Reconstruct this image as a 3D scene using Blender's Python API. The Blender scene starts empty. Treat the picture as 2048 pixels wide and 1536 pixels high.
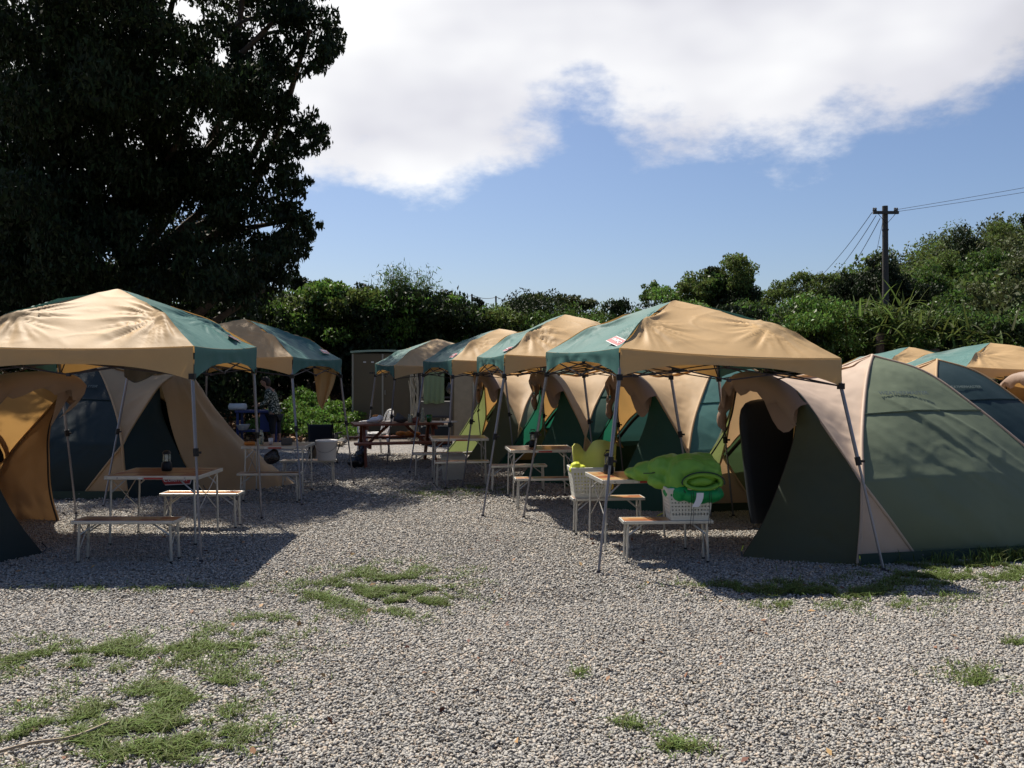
import bpy, math, random
import numpy as np
from mathutils import Vector, Matrix, noise
random.seed(7); RNG = np.random.default_rng(11)
S = bpy.context.scene; COL = S.collection
D = math.radians

# ------------------------------------------------------------------ camera
FPX, HC, HZ = 1700.0, 1.65, 742.0
cd = bpy.data.cameras.new("camera"); cam = bpy.data.objects.new("camera", cd); COL.objects.link(cam)
cam.location = (0, 0, HC); cam.rotation_euler = (D(90), 0, 0)
cd.sensor_width = 36.0; cd.lens = 36.0 * FPX / 2048; cd.shift_y = -26 / 2048
cd.clip_start = 0.05; cd.clip_end = 2000
S.camera = cam
S.view_settings.view_transform = 'Standard'; S.view_settings.look = 'None'
S.view_settings.gamma = 1.0; S.view_settings.exposure = 0.62
S.cycles.max_bounces = 8; S.cycles.transparent_max_bounces = 8
S.cycles.use_denoising = True

# ------------------------------------------------------------------ sun and sky
SUN_EL = D(56); SUNV = Vector((-0.40, 0.57, 1.04)).normalized()     # direction TOWARDS the sun
sl = bpy.data.lights.new("sun", 'SUN'); sl.energy = 4.8; sl.angle = D(0.53); sl.color = (1.0, 0.93, 0.82)
so = bpy.data.objects.new("sun", sl); COL.objects.link(so)
so.rotation_euler = SUNV.to_track_quat('Z', 'Y').to_euler()
w = bpy.data.worlds.new("World"); S.world = w; w.use_nodes = True
nt = w.node_tree; nt.nodes.clear(); N = nt.nodes.new; L = nt.links.new
def math_node(op, a, b=None, c=None, clamp=False, tree=None):
    t = tree or nt
    n = t.nodes.new('ShaderNodeMath'); n.operation = op; n.use_clamp = clamp
    for i, v in enumerate((a, b, c)):
        if v is None: continue
        if isinstance(v, (int, float)): n.inputs[i].default_value = v
        else: t.links.new(v, n.inputs[i])
    return n.outputs[0]
sky = N('ShaderNodeTexSky'); sky.sky_type = 'NISHITA'; sky.sun_disc = False
sky.sun_elevation = math.asin(SUNV.z); sky.sun_rotation = math.atan2(SUNV.x, SUNV.y)
sky.air_density = 1.0; sky.dust_density = 1.2; sky.ozone_density = 2.2
bg1 = N('ShaderNodeBackground'); bg1.inputs['Strength'].default_value = 0.067
tint = N('ShaderNodeMixRGB'); tint.blend_type = 'MULTIPLY'; tint.inputs[0].default_value = 1; tint.inputs[2].default_value = (0.92, 0.96, 1.08, 1)
L(sky.outputs[0], tint.inputs[1]); L(tint.outputs[0], bg1.inputs['Color'])
tc = N('ShaderNodeTexCoord'); sp = N('ShaderNodeSeparateXYZ'); L(tc.outputs['Generated'], sp.inputs[0])
yy = math_node('MAXIMUM', sp.outputs[1], 0.18)
tx = math_node('DIVIDE', sp.outputs[0], yy); tz = math_node('DIVIDE', sp.outputs[2], yy)
fc = N('ShaderNodeFloatCurve')
L(math_node('MULTIPLY_ADD', tx, 0.5, 0.5, clamp=True), fc.inputs['Value'])
pts = [(-600, 520), (200, 420), (560, 345), (700, 345), (850, 372), (960, 345), (1050, 300), (1110, 250), (1150, 215), (1190, 225),
       (1260, 268), (1450, 285), (1600, 266), (1800, 245), (1950, 215), (2048, 190), (2400, 60), (2700, -100)]
cv = fc.mapping.curves[0]
pp = [((((x - 1024) / FPX) * .5 + .5), (HZ - y) / FPX) for x, y in pts]
pp = [p for p in pp if 0 < p[0] < 1]
cv.points[0].location = (0, 0.14); cv.points[1].location = (1, 0.55)
for p in pp: cv.points.new(*p)
fc.mapping.update()
def noise_node(scale, detail, rough, vec, tree=None, out=0):
    t = tree or nt
    n = t.nodes.new('ShaderNodeTexNoise'); n.inputs['Scale'].default_value = scale
    n.inputs['Detail'].default_value = detail; n.inputs['Roughness'].default_value = rough
    if vec is not None: t.links.new(vec, n.inputs['Vector'])
    return n.outputs[out]
mpv = N('ShaderNodeMapping'); mpv.inputs['Scale'].default_value = (1, 1, 1.9); mpv.inputs['Location'].default_value = (.3, .1, .25)
L(tc.outputs['Generated'], mpv.inputs[0])
n1 = noise_node(6.0, 10, .60, mpv.outputs[0]); n2 = noise_node(2.2, 4, .5, mpv.outputs[0])
hgt = math_node('SUBTRACT', tz, fc.outputs[0])
m = math_node('ADD', hgt, math_node('MULTIPLY_ADD', n1, 0.27, -0.125))
mr = N('ShaderNodeMapRange'); mr.interpolation_type = 'SMOOTHSTEP'
L(m, mr.inputs['Value']); mr.inputs['From Min'].default_value = -0.012; mr.inputs['From Max'].default_value = 0.055
# grey flanks: cloud base is greyer away from its lit rim, mostly high and to the right
g = math_node('ADD', math_node('MULTIPLY_ADD', n2, 2.6, -1.3), math_node('MULTIPLY_ADD', tx, 0.95, 0.14))
gr = N('ShaderNodeValToRGB'); L(g, gr.inputs[0])
gr.color_ramp.elements[0].position = 0.0; gr.color_ramp.elements[0].color = (0.98, 0.98, 0.98, 1)
gr.color_ramp.elements[1].position = 0.85; gr.color_ramp.elements[1].color = (0.44, 0.44, 0.48, 1)
e = gr.color_ramp.elements.new(0.4); e.color = (0.72, 0.72, 0.77, 1)
bg2 = N('ShaderNodeBackground'); L(gr.outputs[0], bg2.inputs['Color']); bg2.inputs['Strength'].default_value = 0.71
band = N('ShaderNodeMapRange'); band.interpolation_type = 'SMOOTHSTEP'; L(sp.outputs[2], band.inputs['Value'])   # cloud taken out of the unseen sky overhead to cut ambient light
band.inputs['From Min'].default_value = 0.62; band.inputs['From Max'].default_value = 0.48
fr_ = N('ShaderNodeMapRange'); fr_.interpolation_type = 'SMOOTHSTEP'; L(sp.outputs[1], fr_.inputs['Value']); fr_.inputs['From Min'].default_value = 0.05; fr_.inputs['From Max'].default_value = 0.4  # cloud also faded out behind the camera, keeping the fill light low
cm = math_node('MULTIPLY', math_node('MULTIPLY', mr.outputs[0], band.outputs[0]), fr_.outputs[0])
mx = N('ShaderNodeMixShader'); L(math_node('MULTIPLY', cm, 0.97), mx.inputs[0]); L(bg1.outputs[0], mx.inputs[1]); L(bg2.outputs[0], mx.inputs[2])
ow = N('ShaderNodeOutputWorld'); L(mx.outputs[0], ow.inputs[0])

# ------------------------------------------------------------------ helpers
def W(px, py, y):            # a point of the place at depth y
    return Vector(((px - 1024) / FPX * y, y, HC - (py - HZ) * y / FPX))
def G(px, py):               # a point of the flat ground
    y = FPX * HC / (py - HZ); return Vector(((px - 1024) / FPX * y, y, 0))

def material(name, col, rough=.6, spec=.3, metal=0, transl=0, var=0, vscale=3, bump=0, bscale=40, island=0, tcol=None, bdist=.01, coat=0):
    mt = bpy.data.materials.new(name); mt.use_nodes = True
    t = mt.node_tree; b = t.nodes['Principled BSDF']
    b.inputs['Roughness'].default_value = rough; b.inputs['Metallic'].default_value = metal
    b.inputs['Specular IOR Level'].default_value = spec; b.inputs['Coat Weight'].default_value = coat
    b.inputs['Base Color'].default_value = (*col, 1)
    out = None; tcn = t.nodes.new('ShaderNodeTexCoord')
    if var or island:
        hs = t.nodes.new('ShaderNodeHueSaturation'); hs.inputs['Color'].default_value = (*col, 1)
        v = None
        if var:
            nn = noise_node(vscale, 6, .6, tcn.outputs['Object'], t)
            v = math_node('MULTIPLY_ADD', nn, 2 * var, 1 - var, tree=t)
        if island:
            gi = t.nodes.new('ShaderNodeNewGeometry')
            i = math_node('MULTIPLY_ADD', gi.outputs['Random Per Island'], 2 * island, 1 - island, tree=t)
            v = math_node('MULTIPLY', v, i, tree=t) if v is not None else i
            t.links.new(math_node('MULTIPLY_ADD', gi.outputs['Random Per Island'], .06, .47, tree=t), hs.inputs['Hue'])
        t.links.new(v, hs.inputs['Value']); t.links.new(hs.outputs[0], b.inputs['Base Color']); out = hs.outputs[0]
    if bump:
        bn = t.nodes.new('ShaderNodeBump'); bn.inputs['Strength'].default_value = bump; bn.inputs['Distance'].default_value = bdist
        t.links.new(noise_node(bscale, 5, .6, tcn.outputs['Object'], t), bn.inputs['Height'])
        t.links.new(bn.outputs[0], b.inputs['Normal'])
    if transl:
        tr = t.nodes.new('ShaderNodeBsdfTranslucent'); ms = t.nodes.new('ShaderNodeMixShader')
        tr.inputs[0].default_value = (*(tcol or col), 1)
        if out is not None and not tcol: t.links.new(out, tr.inputs[0])
        ms.inputs[0].default_value = transl
        t.links.new(b.outputs[0], ms.inputs[1]); t.links.new(tr.outputs[0], ms.inputs[2])
        t.links.new(ms.outputs[0], t.nodes['Material Output'].inputs[0])
    return mt

M = {}
def fab(k, c, tr=.3, tcol=None, **a): M[k] = material(k, c, rough=.62, spec=.35, transl=tr, tcol=tcol, var=.15, vscale=2.0, bump=.22, bscale=7, bdist=.015, **a)
fab('tan', (.52, .345, .165), .15, (.80, .43, .12))
fab('tan_faded', (.56, .43, .33), .18, (.75, .48, .25))
fab('tan_tent', (.50, .345, .19), .22, (.66, .37, .12))
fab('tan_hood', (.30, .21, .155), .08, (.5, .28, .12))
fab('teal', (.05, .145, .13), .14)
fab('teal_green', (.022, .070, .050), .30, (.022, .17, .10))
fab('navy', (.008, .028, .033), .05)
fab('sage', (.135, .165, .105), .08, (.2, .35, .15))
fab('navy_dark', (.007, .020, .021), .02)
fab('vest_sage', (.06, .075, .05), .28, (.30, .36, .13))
fab('dark_green', (.022, .045, .03), .05)
fab('mesh_black', (.008, .012, .018), 0)
M['pole_steel'] = material('pole_steel', (.24, .24, .27), rough=.38, metal=.7, var=.15, vscale=30)
M['aluminium'] = material('aluminium', (.55, .54, .50), rough=.42, metal=.55, var=.12, vscale=20)
M['black_plastic'] = material('black_plastic', (.012, .012, .014), rough=.45)
M['black_pole'] = material('black_pole', (.010, .010, .012), rough=.5)
M['dark_truss'] = material('dark_truss', (.045, .04, .045), rough=.5, metal=.3)
M['label_red'] = material('label_red', (.42, .03, .03), rough=.35, spec=.5)
M['label_white'] = material('label_white', (.75, .73, .72), rough=.5)
M['basket_white'] = material('basket_white', (.62, .61, .54), rough=.5, var=.08)
M['white_plastic'] = material('white_plastic', (.70, .68, .66), rough=.4, var=.08)
M['bark'] = material('bark', (.085, .065, .05), rough=.9, var=.5, vscale=8, bump=.8, bscale=14, bdist=.03)
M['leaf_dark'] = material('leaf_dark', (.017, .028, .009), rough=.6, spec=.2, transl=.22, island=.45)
M['leaf_mid'] = material('leaf_mid', (.070, .115, .024), rough=.5, spec=.35, transl=.42, island=.5)
M['leaf_hill'] = material('leaf_hill', (.10, .135, .034), rough=.6, spec=.2, transl=.42, island=.5)
M['leaf_olive'] = material('leaf_olive', (.085, .10, .035), rough=.6, spec=.25, transl=.25, island=.5)
M['leaf_bright'] = material('leaf_bright', (.11, .19, .035), rough=.5, spec=.35, transl=.4, island=.45)
M['grass'] = material('grass', (.125, .165, .042), rough=.6, spec=.2, transl=.3, island=.55)
M['litter'] = material('litter', (.27, .14, .075), rough=.7, island=.6)
M['creosote'] = material('creosote', (.06, .055, .05), rough=.85, var=.3, vscale=6)
M['redwood'] = material('redwood', (.22, .075, .042), rough=.55, var=.3, vscale=7, bump=.3, bscale=20)
M['wood_grey'] = material('wood_grey', (.30, .24, .17), rough=.8, var=.3, vscale=6)
M['shed'] = material('shed', (.135, .105, .065), rough=.55, var=.08, vscale=1.5)
M['shed_trim'] = material('shed_trim', (.36, .33, .27), rough=.5, var=.1)
M['shed_top'] = material('shed_top', (.30, .40, .33), rough=.5, var=.15)
M['blue'] = material('blue', (.05, .06, .16), rough=.5, var=.1)
M['towel'] = material('towel', (.20, .27, .17), rough=.9, transl=.2, var=.1, bump=.4, bscale=30)
M['grey_cloth'] = material('grey_cloth', (.10, .095, .09), rough=.8, var=.15)
M['bag_black'] = material('bag_black', (.012, .012, .014), rough=.22, spec=.7, bump=.8, bscale=14, bdist=.03)
M['orange'] = material('orange', (.70, .25, .05), rough=.6, var=.3, vscale=20)
M['lime'] = material('lime', (.19, .41, .055), rough=.5, spec=.35, transl=.12, var=.06, bump=.25, bscale=14, bdist=.015)
M['lime_dark'] = material('lime_dark', (.10, .27, .04), rough=.5, spec=.35, var=.06, bump=.25, bscale=14, bdist=.015)
M['green_deep'] = material('green_deep', (.01, .26, .07), rough=.55, var=.08, bump=.3, bscale=14)
M['yellow_pad'] = material('yellow_pad', (.55, .55, .13), rough=.6, transl=.1, var=.06)
M['yellow'] = material('yellow', (.72, .78, .08), rough=.6, transl=.2)
M['green_glass'] = material('green_glass', (.01, .12, .02), rough=.1, spec=.8)
M['skin'] = material('skin', (.32, .17, .11), rough=.55)
M['hair'] = material('hair', (.03, .018, .012), rough=.6)
M['trousers'] = material('trousers', (.012, .012, .015), rough=.8)
M['soil'] = material('soil', (.055, .04, .028), rough=.95, var=.4, vscale=2, bump=1, bscale=12, bdist=.1)
# clear lantern globe
gm = bpy.data.materials.new('globe'); gm.use_nodes = True
gb = gm.node_tree.nodes['Principled BSDF']; gb.inputs['Base Color'].default_value = (.75, .8, .7, 1)
gb.inputs['Transmission Weight'].default_value = .75; gb.inputs['Roughness'].default_value = .15; gb.inputs['IOR'].default_value = 1.1
M['globe'] = gm
# patterned jacket
jm = material('jacket', (.05, .07, .05), rough=.85); t = jm.node_tree
r_ = t.nodes.new('ShaderNodeValToRGB'); r_.color_ramp.interpolation = 'CONSTANT'
r_.color_ramp.elements[0].color = (.03, .04, .03, 1); r_.color_ramp.elements[1].color = (.42, .42, .34, 1); r_.color_ramp.elements[1].position = .55
tcn = t.nodes.new('ShaderNodeTexCoord'); t.links.new(noise_node(26, 3, .6, tcn.outputs['Object'], t), r_.inputs[0])
t.links.new(r_.outputs[0], t.nodes['Principled BSDF'].inputs['Base Color']); M['jacket'] = jm
# printed mosaic of wood tones on the table tops
mm = material('mosaic_print', (.4, .2, .1), rough=.28, spec=.5, coat=.3); t = mm.node_tree
tcn = t.nodes.new('ShaderNodeTexCoord'); mp = t.nodes.new('ShaderNodeMapping'); t.links.new(tcn.outputs['Object'], mp.inputs[0])
mp.inputs['Scale'].default_value = (7.2, 12.0, 0); mp.inputs['Location'].default_value = (.31, .17, 0)
fl = t.nodes.new('ShaderNodeVectorMath'); fl.operation = 'FLOOR'; t.links.new(mp.outputs[0], fl.inputs[0])
wn = t.nodes.new('ShaderNodeTexWhiteNoise'); t.links.new(fl.outputs[0], wn.inputs['Vector'])
cr = t.nodes.new('ShaderNodeValToRGB'); cr.color_ramp.interpolation = 'CONSTANT'
for i, (p, c) in enumerate([(0, (.42, .13, .06)), (.2, (.52, .26, .11)), (.42, (.30, .09, .045)), (.58, (.60, .36, .17)), (.75, (.48, .17, .08)), (.88, (.66, .44, .20))]):
    el = cr.color_ramp.elements[i] if i < 2 else cr.color_ramp.elements.new(p)
    el.position = p; el.color = (*c, 1)
t.links.new(wn.outputs['Value'], cr.inputs[0])
ng = noise_node(18, 6, .7, mp.outputs[0], t); mg = t.nodes.new('ShaderNodeMixRGB'); mg.blend_type = 'MULTIPLY'; mg.inputs[0].default_value = .35
t.links.new(cr.outputs[0], mg.inputs[1]); t.links.new(ng, mg.inputs[2]); t.links.new(mg.outputs[0], t.nodes['Principled BSDF'].inputs['Base Color'])
M['mosaic'] = mm

def tag(o, label=None, cat=None, group=None, kind=None):
    if label: o['label'] = label
    if cat: o['category'] = cat
    if group: o['group'] = group
    if kind: o['kind'] = kind
    return o
def empty(name, loc=(0, 0, 0), rz=0, label=None, cat=None, group=None):
    o = bpy.data.objects.new(name, None); COL.objects.link(o); o.empty_display_size = .2
    o.location = loc; o.rotation_euler = (0, 0, rz); return tag(o, label, cat, group)
def kids(o): return [c for c in list(o.children)]
def copy_tree(o, parent=None):
    c = o.copy(); COL.objects.link(c); c.parent = parent
    for k in kids(o): copy_tree(k, c)
    return c
class MB:
    def __init__(s): s.v = []; s.f = []; s.m = []
    def add(s, vs, fs, m=0):
        n = len(s.v); s.v += [tuple(v) for v in vs]; s.f += [tuple(i + n for i in f) for f in fs]; s.m += [m] * len(fs); return s
    def box(s, c, d, rz=0, m=0, R=None):
        R = R or Matrix.Rotation(rz, 3, 'Z'); c = Vector(c)
        vs = [c + R @ Vector((x * d[0] / 2, y * d[1] / 2, z * d[2] / 2)) for x in (-1, 1) for y in (-1, 1) for z in (-1, 1)]
        return s.add(vs, [(0, 1, 3, 2), (4, 6, 7, 5), (0, 4, 5, 1), (2, 3, 7, 6), (0, 2, 6, 4), (1, 5, 7, 3)], m)
    def tube(s, path, r, n=8, m=0, cap=True):
        P = [Vector(p) for p in path]; rs = r if isinstance(r, (list, tuple)) else [r] * len(P)
        rings = []; up = None
        for i, p in enumerate(P):
            t = (P[min(i + 1, len(P) - 1)] - P[max(i - 1, 0)]).normalized()
            if up is None: up = Vector((0, 0, 1)) if abs(t.z) < .9 else Vector((1, 0, 0))
            a = t.cross(up).normalized(); b = a.cross(t).normalized(); up = b
            rings.append([p + rs[i] * (math.cos(2 * math.pi * k / n) * a + math.sin(2 * math.pi * k / n) * b) for k in range(n)])
        vs = [v for R in rings for v in R]; fs = []
        for i in range(len(P) - 1):
            for k in range(n): fs.append((i * n + k, i * n + (k + 1) % n, (i + 1) * n + (k + 1) % n, (i + 1) * n + k))
        if cap: fs.append(tuple(range(n))[::-1]); fs.append(tuple((len(P) - 1) * n + k for k in range(n)))
        return s.add(vs, fs, m)
    def lathe(s, prof, c=(0, 0, 0), n=20, m=0):
        vs = []; fs = []; c = Vector(c)
        for r, z in prof: vs += [c + Vector((r * math.cos(2 * math.pi * k / n), r * math.sin(2 * math.pi * k / n), z)) for k in range(n)]
        for i in range(len(prof) - 1):
            for k in range(n): fs.append((i * n + k, i * n + (k + 1) % n, (i + 1) * n + (k + 1) % n, (i + 1) * n + k))
        if prof[0][0] > .001: fs.append(tuple(range(n))[::-1])
        if prof[-1][0] > .001: fs.append(tuple((len(prof) - 1) * n + k for k in range(n)))
        return s.add(vs, fs, m)
    def grid(s, rows, m=0):
        a = len(rows); b = len(rows[0]); vs = [p for r in rows for p in r]
        return s.add(vs, [(i * b + j, i * b + j + 1, (i + 1) * b + j + 1, (i + 1) * b + j) for i in range(a - 1) for j in range(b - 1)], m)
    def ell(s, c, r, n=16, k=10, R=None, jit=0, m=0):
        R = R or Matrix.Identity(3); c = Vector(c); rows = []
        for i in range(k + 1):
            th = math.pi * i / k; row = []
            for j in range(n + 1):
                ph = 2 * math.pi * (j % n) / n
                d = Vector((math.sin(th) * math.cos(ph), math.sin(th) * math.sin(ph), math.cos(th)))
                q = 1 + jit * noise.noise(d * 2.3 + c * 3)
                row.append(c + R @ Vector((d.x * r[0] * q, d.y * r[1] * q, d.z * r[2] * q)))
            rows.append(row)
        return s.grid(rows, m)
    def build(s, name, mats, parent=None, smooth=False, off=None, bevel=0):
        me = bpy.data.meshes.new(name)
        vs = s.v if off is None else [(x - off[0], y - off[1], z - off[2]) for x, y, z in s.v]
        me.from_pydata(vs, [], s.f)
        for q in (mats if isinstance(mats, (list, tuple)) else [mats]): me.materials.append(M[q] if isinstance(q, str) else q)
        me.polygons.foreach_set('material_index', s.m)
        if smooth: me.polygons.foreach_set('use_smooth', [True] * len(s.f))
        me.update(); o = bpy.data.objects.new(name, me); COL.objects.link(o)
        if parent: o.parent = parent
        if bevel:
            bv = o.modifiers.new('bevel', 'BEVEL'); bv.width = bevel; bv.segments = 2; bv.limit_method = 'ANGLE'
        return o
def npmesh(name, V, F, mat, parent=None, smooth=False, mi=None):
    me = bpy.data.meshes.new(name); nv = len(V); nf, k = F.shape
    me.vertices.add(nv); me.vertices.foreach_set('co', np.ascontiguousarray(V, dtype=np.float32).ravel())
    me.loops.add(nf * k); me.loops.foreach_set('vertex_index', F.astype(np.int32).ravel())
    me.polygons.add(nf); me.polygons.foreach_set('loop_start', (np.arange(nf) * k).astype(np.int32))
    me.update(calc_edges=True)
    for q in (mat if isinstance(mat, list) else [mat]): me.materials.append(M[q])
    if mi is not None: me.polygons.foreach_set('material_index', mi.astype(np.int32))
    if smooth: me.polygons.foreach_set('use_smooth', np.ones(nf, dtype=bool))
    o = bpy.data.objects.new(name, me); COL.objects.link(o)
    if parent: o.parent = parent
    return o
def spline(pts, n):
    P = [Vector(p) for p in pts]; P = [2 * P[0] - P[1]] + P + [2 * P[-1] - P[-2]]
    L_ = [0]
    for i in range(1, len(P) - 2): L_.append(L_[-1] + (P[i + 1] - P[i]).length)
    out = []
    for k in range(n + 1):
        s_ = L_[-1] * k / n; i = 0
        while i < len(L_) - 2 and L_[i + 1] < s_: i += 1
        t = (s_ - L_[i]) / max(1e-9, L_[i + 1] - L_[i]); a, b, c, d = P[i:i + 4]
        out.append(.5 * ((2 * b) + (c - a) * t + (2 * a - 5 * b + 4 * c - d) * t * t + (3 * b - a - 3 * c + d) * t ** 3))
    return out
def text_mesh(body, size, ext=.002):
    cu = bpy.data.curves.new('lettering', 'FONT'); cu.body = body; cu.size = size; cu.extrude = ext; cu.align_x = 'CENTER'; cu.align_y = 'CENTER'
    cu.shear = .25; cu.offset = size * .015
    o = bpy.data.objects.new('lettering', cu); COL.objects.link(o)
    dg = bpy.context.evaluated_depsgraph_get(); me = bpy.data.meshes.new_from_object(o.evaluated_get(dg))
    bpy.data.objects.remove(o); return me
def place_frame(o, p, ex, n):
    ex = ex.normalized(); n = n.normalized(); ey = n.cross(ex).normalized(); ex = ey.cross(n)
    o.matrix_local = Matrix(((ex.x, ey.x, n.x, p.x), (ex.y, ey.y, n.y, p.y), (ex.z, ey.z, n.z, p.z), (0, 0, 0, 1)))
TXT = text_mesh('Coleman', .1)
def brand_label(parent, p, ex, n, w_, name='logo_label'):
    h = w_ * .34; mb = MB(); sh = h * .25
    def para(a, b, z0, z1, m):
        vs = [(-a - sh * .5, -b, z0), (a - sh * .5, -b, z0), (a + sh * .5, b, z0), (-a + sh * .5, b, z0)]
        vs += [(x, y, z1) for x, y, _ in vs]
        mb.add(vs, [(3, 2, 1, 0), (4, 5, 6, 7), (0, 1, 5, 4), (1, 2, 6, 5), (2, 3, 7, 6), (3, 0, 4, 7)], m)
    para(w_ / 2, h / 2, 0, .003, 0); para(w_ / 2 * .95, h / 2 * .86, .0031, .005, 1)
    o = mb.build(name, ['label_white', 'label_red'], parent); place_frame(o, p, ex, n)
    tm = TXT.copy(); tm.materials.clear(); tm.materials.append(M['label_white'])
    k = w_ * .82 / .42
    for v in tm.vertices: v.co = Vector((v.co.x * k, v.co.y * k, v.co.z + .0065))
    to = bpy.data.objects.new('lettering', tm); COL.objects.link(to); to.parent = o
    return o
# ------------------------------------------------------------------ canopies
def canopy(cs, feet, zpk, label, scale=1.0, vd=.085, side='teal', seed=0, logo=None, rot=None):
    """cs: corner tips FL FR BR BL as (x, y, z); feet: the four ground points"""
    cs = [Vector(c) for c in cs]; feet = [Vector((f[0], f[1], 0)) for f in feet]
    C0 = sum(cs, Vector()) / 4; C0.z = 0
    root = empty('canopy', C0, 0, label, 'canopy', 'pop-up canopies along the two rows')
    cs = [c - C0 for c in cs]; feet = [f - C0 for f in feet]
    drop = .20 * scale
    def P(s, t):
        a = (1 - s) / 2; b = (1 - t) / 2
        return cs[0] * a * b + cs[1] * (1 - a) * b + cs[2] * (1 - a) * (1 - b) + cs[3] * a * (1 - b)
    def roof(side_i, q, r, wr=1):
        s, t = [(r * q, -r), (r, r * q), (-r * q, r), (-r, -r * q)][side_i]
        p = P(s, t); ze = p.z + drop; zt = zpk
        g_ = 1 - r ** 1.28
        z = ze + (zt - ze) * g_
        z += .045 * scale * math.exp(-((r - .64) / .12) ** 2) * math.exp(-((abs(q) - 1) / .10) ** 2)
        z -= .05 * scale * (1 - q * q) * math.sin(math.pi * min(1, r)) * .7
        z -= .025 * scale * (1 - q * q) * r ** 3
        if wr:
            for c_ in (-1, 1):
                # folds fan out from where the truss knuckle pushes the cloth up
                dx = (q * r - c_ * .60) * 1.0; dy = (r - .60)
                ang = math.atan2(dy, -c_ * dx); dd = math.hypot(dx, dy)
                f_ = noise.noise(Vector((ang * 3.6 + seed * 3.1 + side_i * 7 + c_, dd * 1.2, seed))) 
                ed = 1 - r ** 10; k_ = .45 + .9 * abs(noise.noise(Vector((seed * 5.7, side_i * 3.3, c_))))
                z += .050 * scale * k_ * ed * f_ * math.exp(-((dd - .28) / .24) ** 2)
                rg = 1 - min(1, 3.2 * abs(noise.noise(Vector((ang * 4.6 + seed, dd * .8, c_ + side_i * 3)))))
                z += .030 * scale * k_ * ed * rg ** 2.2 * math.exp(-((dd - .22) / .20) ** 2)
            ed = 1 - r ** 12
            z += .014 * scale * ed * noise.noise(Vector((s * 3 + seed, t * 3, side_i)))
            rg = 1 - min(1, 4 * abs(noise.noise(Vector((s * 2.2 + seed * 2, t * 5, side_i + 9)))))
            z += .006 * scale * ed * rg ** 3
        return Vector((p.x, p.y, z))
    mats = ['tan', side, 'tan', side]
    for i in range(4):
        mb = MB(); nq, nr = (96, 60) if seed in (1, 5) else (64, 40)
        mb.grid([[roof(i, -1 + 2 * j / nq, .002 + .998 * k / nr) for j in range(nq + 1)] for k in range(nr + 1)])
        a = [cs[0], cs[1], cs[2], cs[3]]; outn = [(0, -1), (1, 0), (0, 1), (-1, 0)][i]
        rows = []
        for k in range(6):
            row = []
            for j in range(nq + 1):
                q = -1 + 2 * j / nq; e = roof(i, q, 1)
                dep = (vd + .155 * abs(q) ** 2.6) * scale
                wv = .012 * noise.noise(Vector((q * 5 + seed, k * .2, i))) + .014 * math.exp(-((k / 5 - .1) / .2) ** 2)
                fr = k / 5
                row.append(e + Vector((outn[0] * (wv * fr * 2 + .006), outn[1] * (wv * fr * 2 + .006), -dep * fr - (.002 if k == 0 else 0))))
            rows.append(row)
        mb.grid(rows)
        mb.build('roof_panel', mats[i], root, smooth=True)
    MB().lathe([(0, .03), (.05, .02), (.06, -.02), (.03, -.05), (0, -.05)], (0, 0, zpk - .07)).build('hub', 'black_plastic', root)
    for i in range(4):
        c = cs[i]; f = feet[i]; top = Vector((c.x * .975, c.y * .975, c.z + .13)); cl = top.lerp(f, .47 if i % 2 else .49)
        l = MB().tube([top, cl], .0165, 8).build('leg', 'pole_steel', root)
        MB().tube([cl, f + Vector((0, 0, .01))], .0115, 8).build('lower_tube', 'pole_steel', l)
        dr = (cl - top).normalized(); k_ = MB().tube([cl - dr * .035, cl + dr * .035], .026, 8); k_.box(cl + Vector((.03, -.01, 0)), (.04, .02, .02))
        k_.build('clamp', 'black_plastic', l)
        MB().lathe([(.05, 0), (.05, .006), (.02, .012), (.015, .03)], f).build('foot', 'dark_truss', l)
        MB().box(top, (.05, .05, .06)).build('top_bracket', 'black_plastic', l); MB().box(top.lerp(f, .10), (.05, .05, .05)).build('slider', 'black_plastic', l)
        hi = c * .62; hi.z = (c.z + drop) + (zpk - c.z - drop) * (1 - .62 ** 1.28) - .01
        q = MB(); q.tube([top, hi, Vector((0, 0, zpk - .05))], .008, 6); q.tube([top.lerp(f, .10), hi], .007, 6); q.build('roof_strut', 'dark_truss', root)
        n = cs[(i + 1) % 4]; fn = feet[(i + 1) % 4]; ntop = Vector((n.x * .975, n.y * .975, n.z + .13))
        A0, A1 = top, top.lerp(f, .10); B0, B1 = ntop, ntop.lerp(fn, .10)
        m0 = A0.lerp(B0, .5) * .97 + Vector((0, 0, .0)); m1 = A1.lerp(B1, .5) * .97 + Vector((0, 0, .06))
        tr = MB(); tr.tube([A0, m1], .007, 6); tr.tube([A1, m0], .007, 6); tr.tube([B0, m1], .007, 6); tr.tube([B1, m0], .007, 6)
        tr.box(m0, (.03, .03, .03)); tr.box(m1, (.03, .03, .03)); tr.build('side_truss', 'dark_truss', root)
    if logo:
        i, r, q, w_ = logo
        p = roof(i, q, r); px = roof(i, q + .05, r) - roof(i, q - .05, r); pr = roof(i, q, r + .02) - roof(i, q, r - .02)
        n = px.cross(pr).normalized()
        if n.z < 0: n = -n
        ex = px if px.cross(-n).dot(pr) > 0 else -px
        brand_label(root, p + n * .016, ex, n, w_)
    return root, roof, P
def corners(FL, FR, BR, BL, zs): return [(a[0], a[1], z) for a, z in zip((FL, FR, BR, BL), zs)]
canopy(corners((.902, 7.1), (2.787, 7.2), (2.28, 9.4), (.377, 9.3), (1.645, 1.56, 1.60, 1.66)),
       [(.703, 6.91), (3.06, 7.0), (2.5, 9.6), (.129, 9.51)], 2.33, 'nearest canopy of the right row with tan front and pale teal left face', seed=1, logo=(3, .90, .80, .30))
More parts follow.
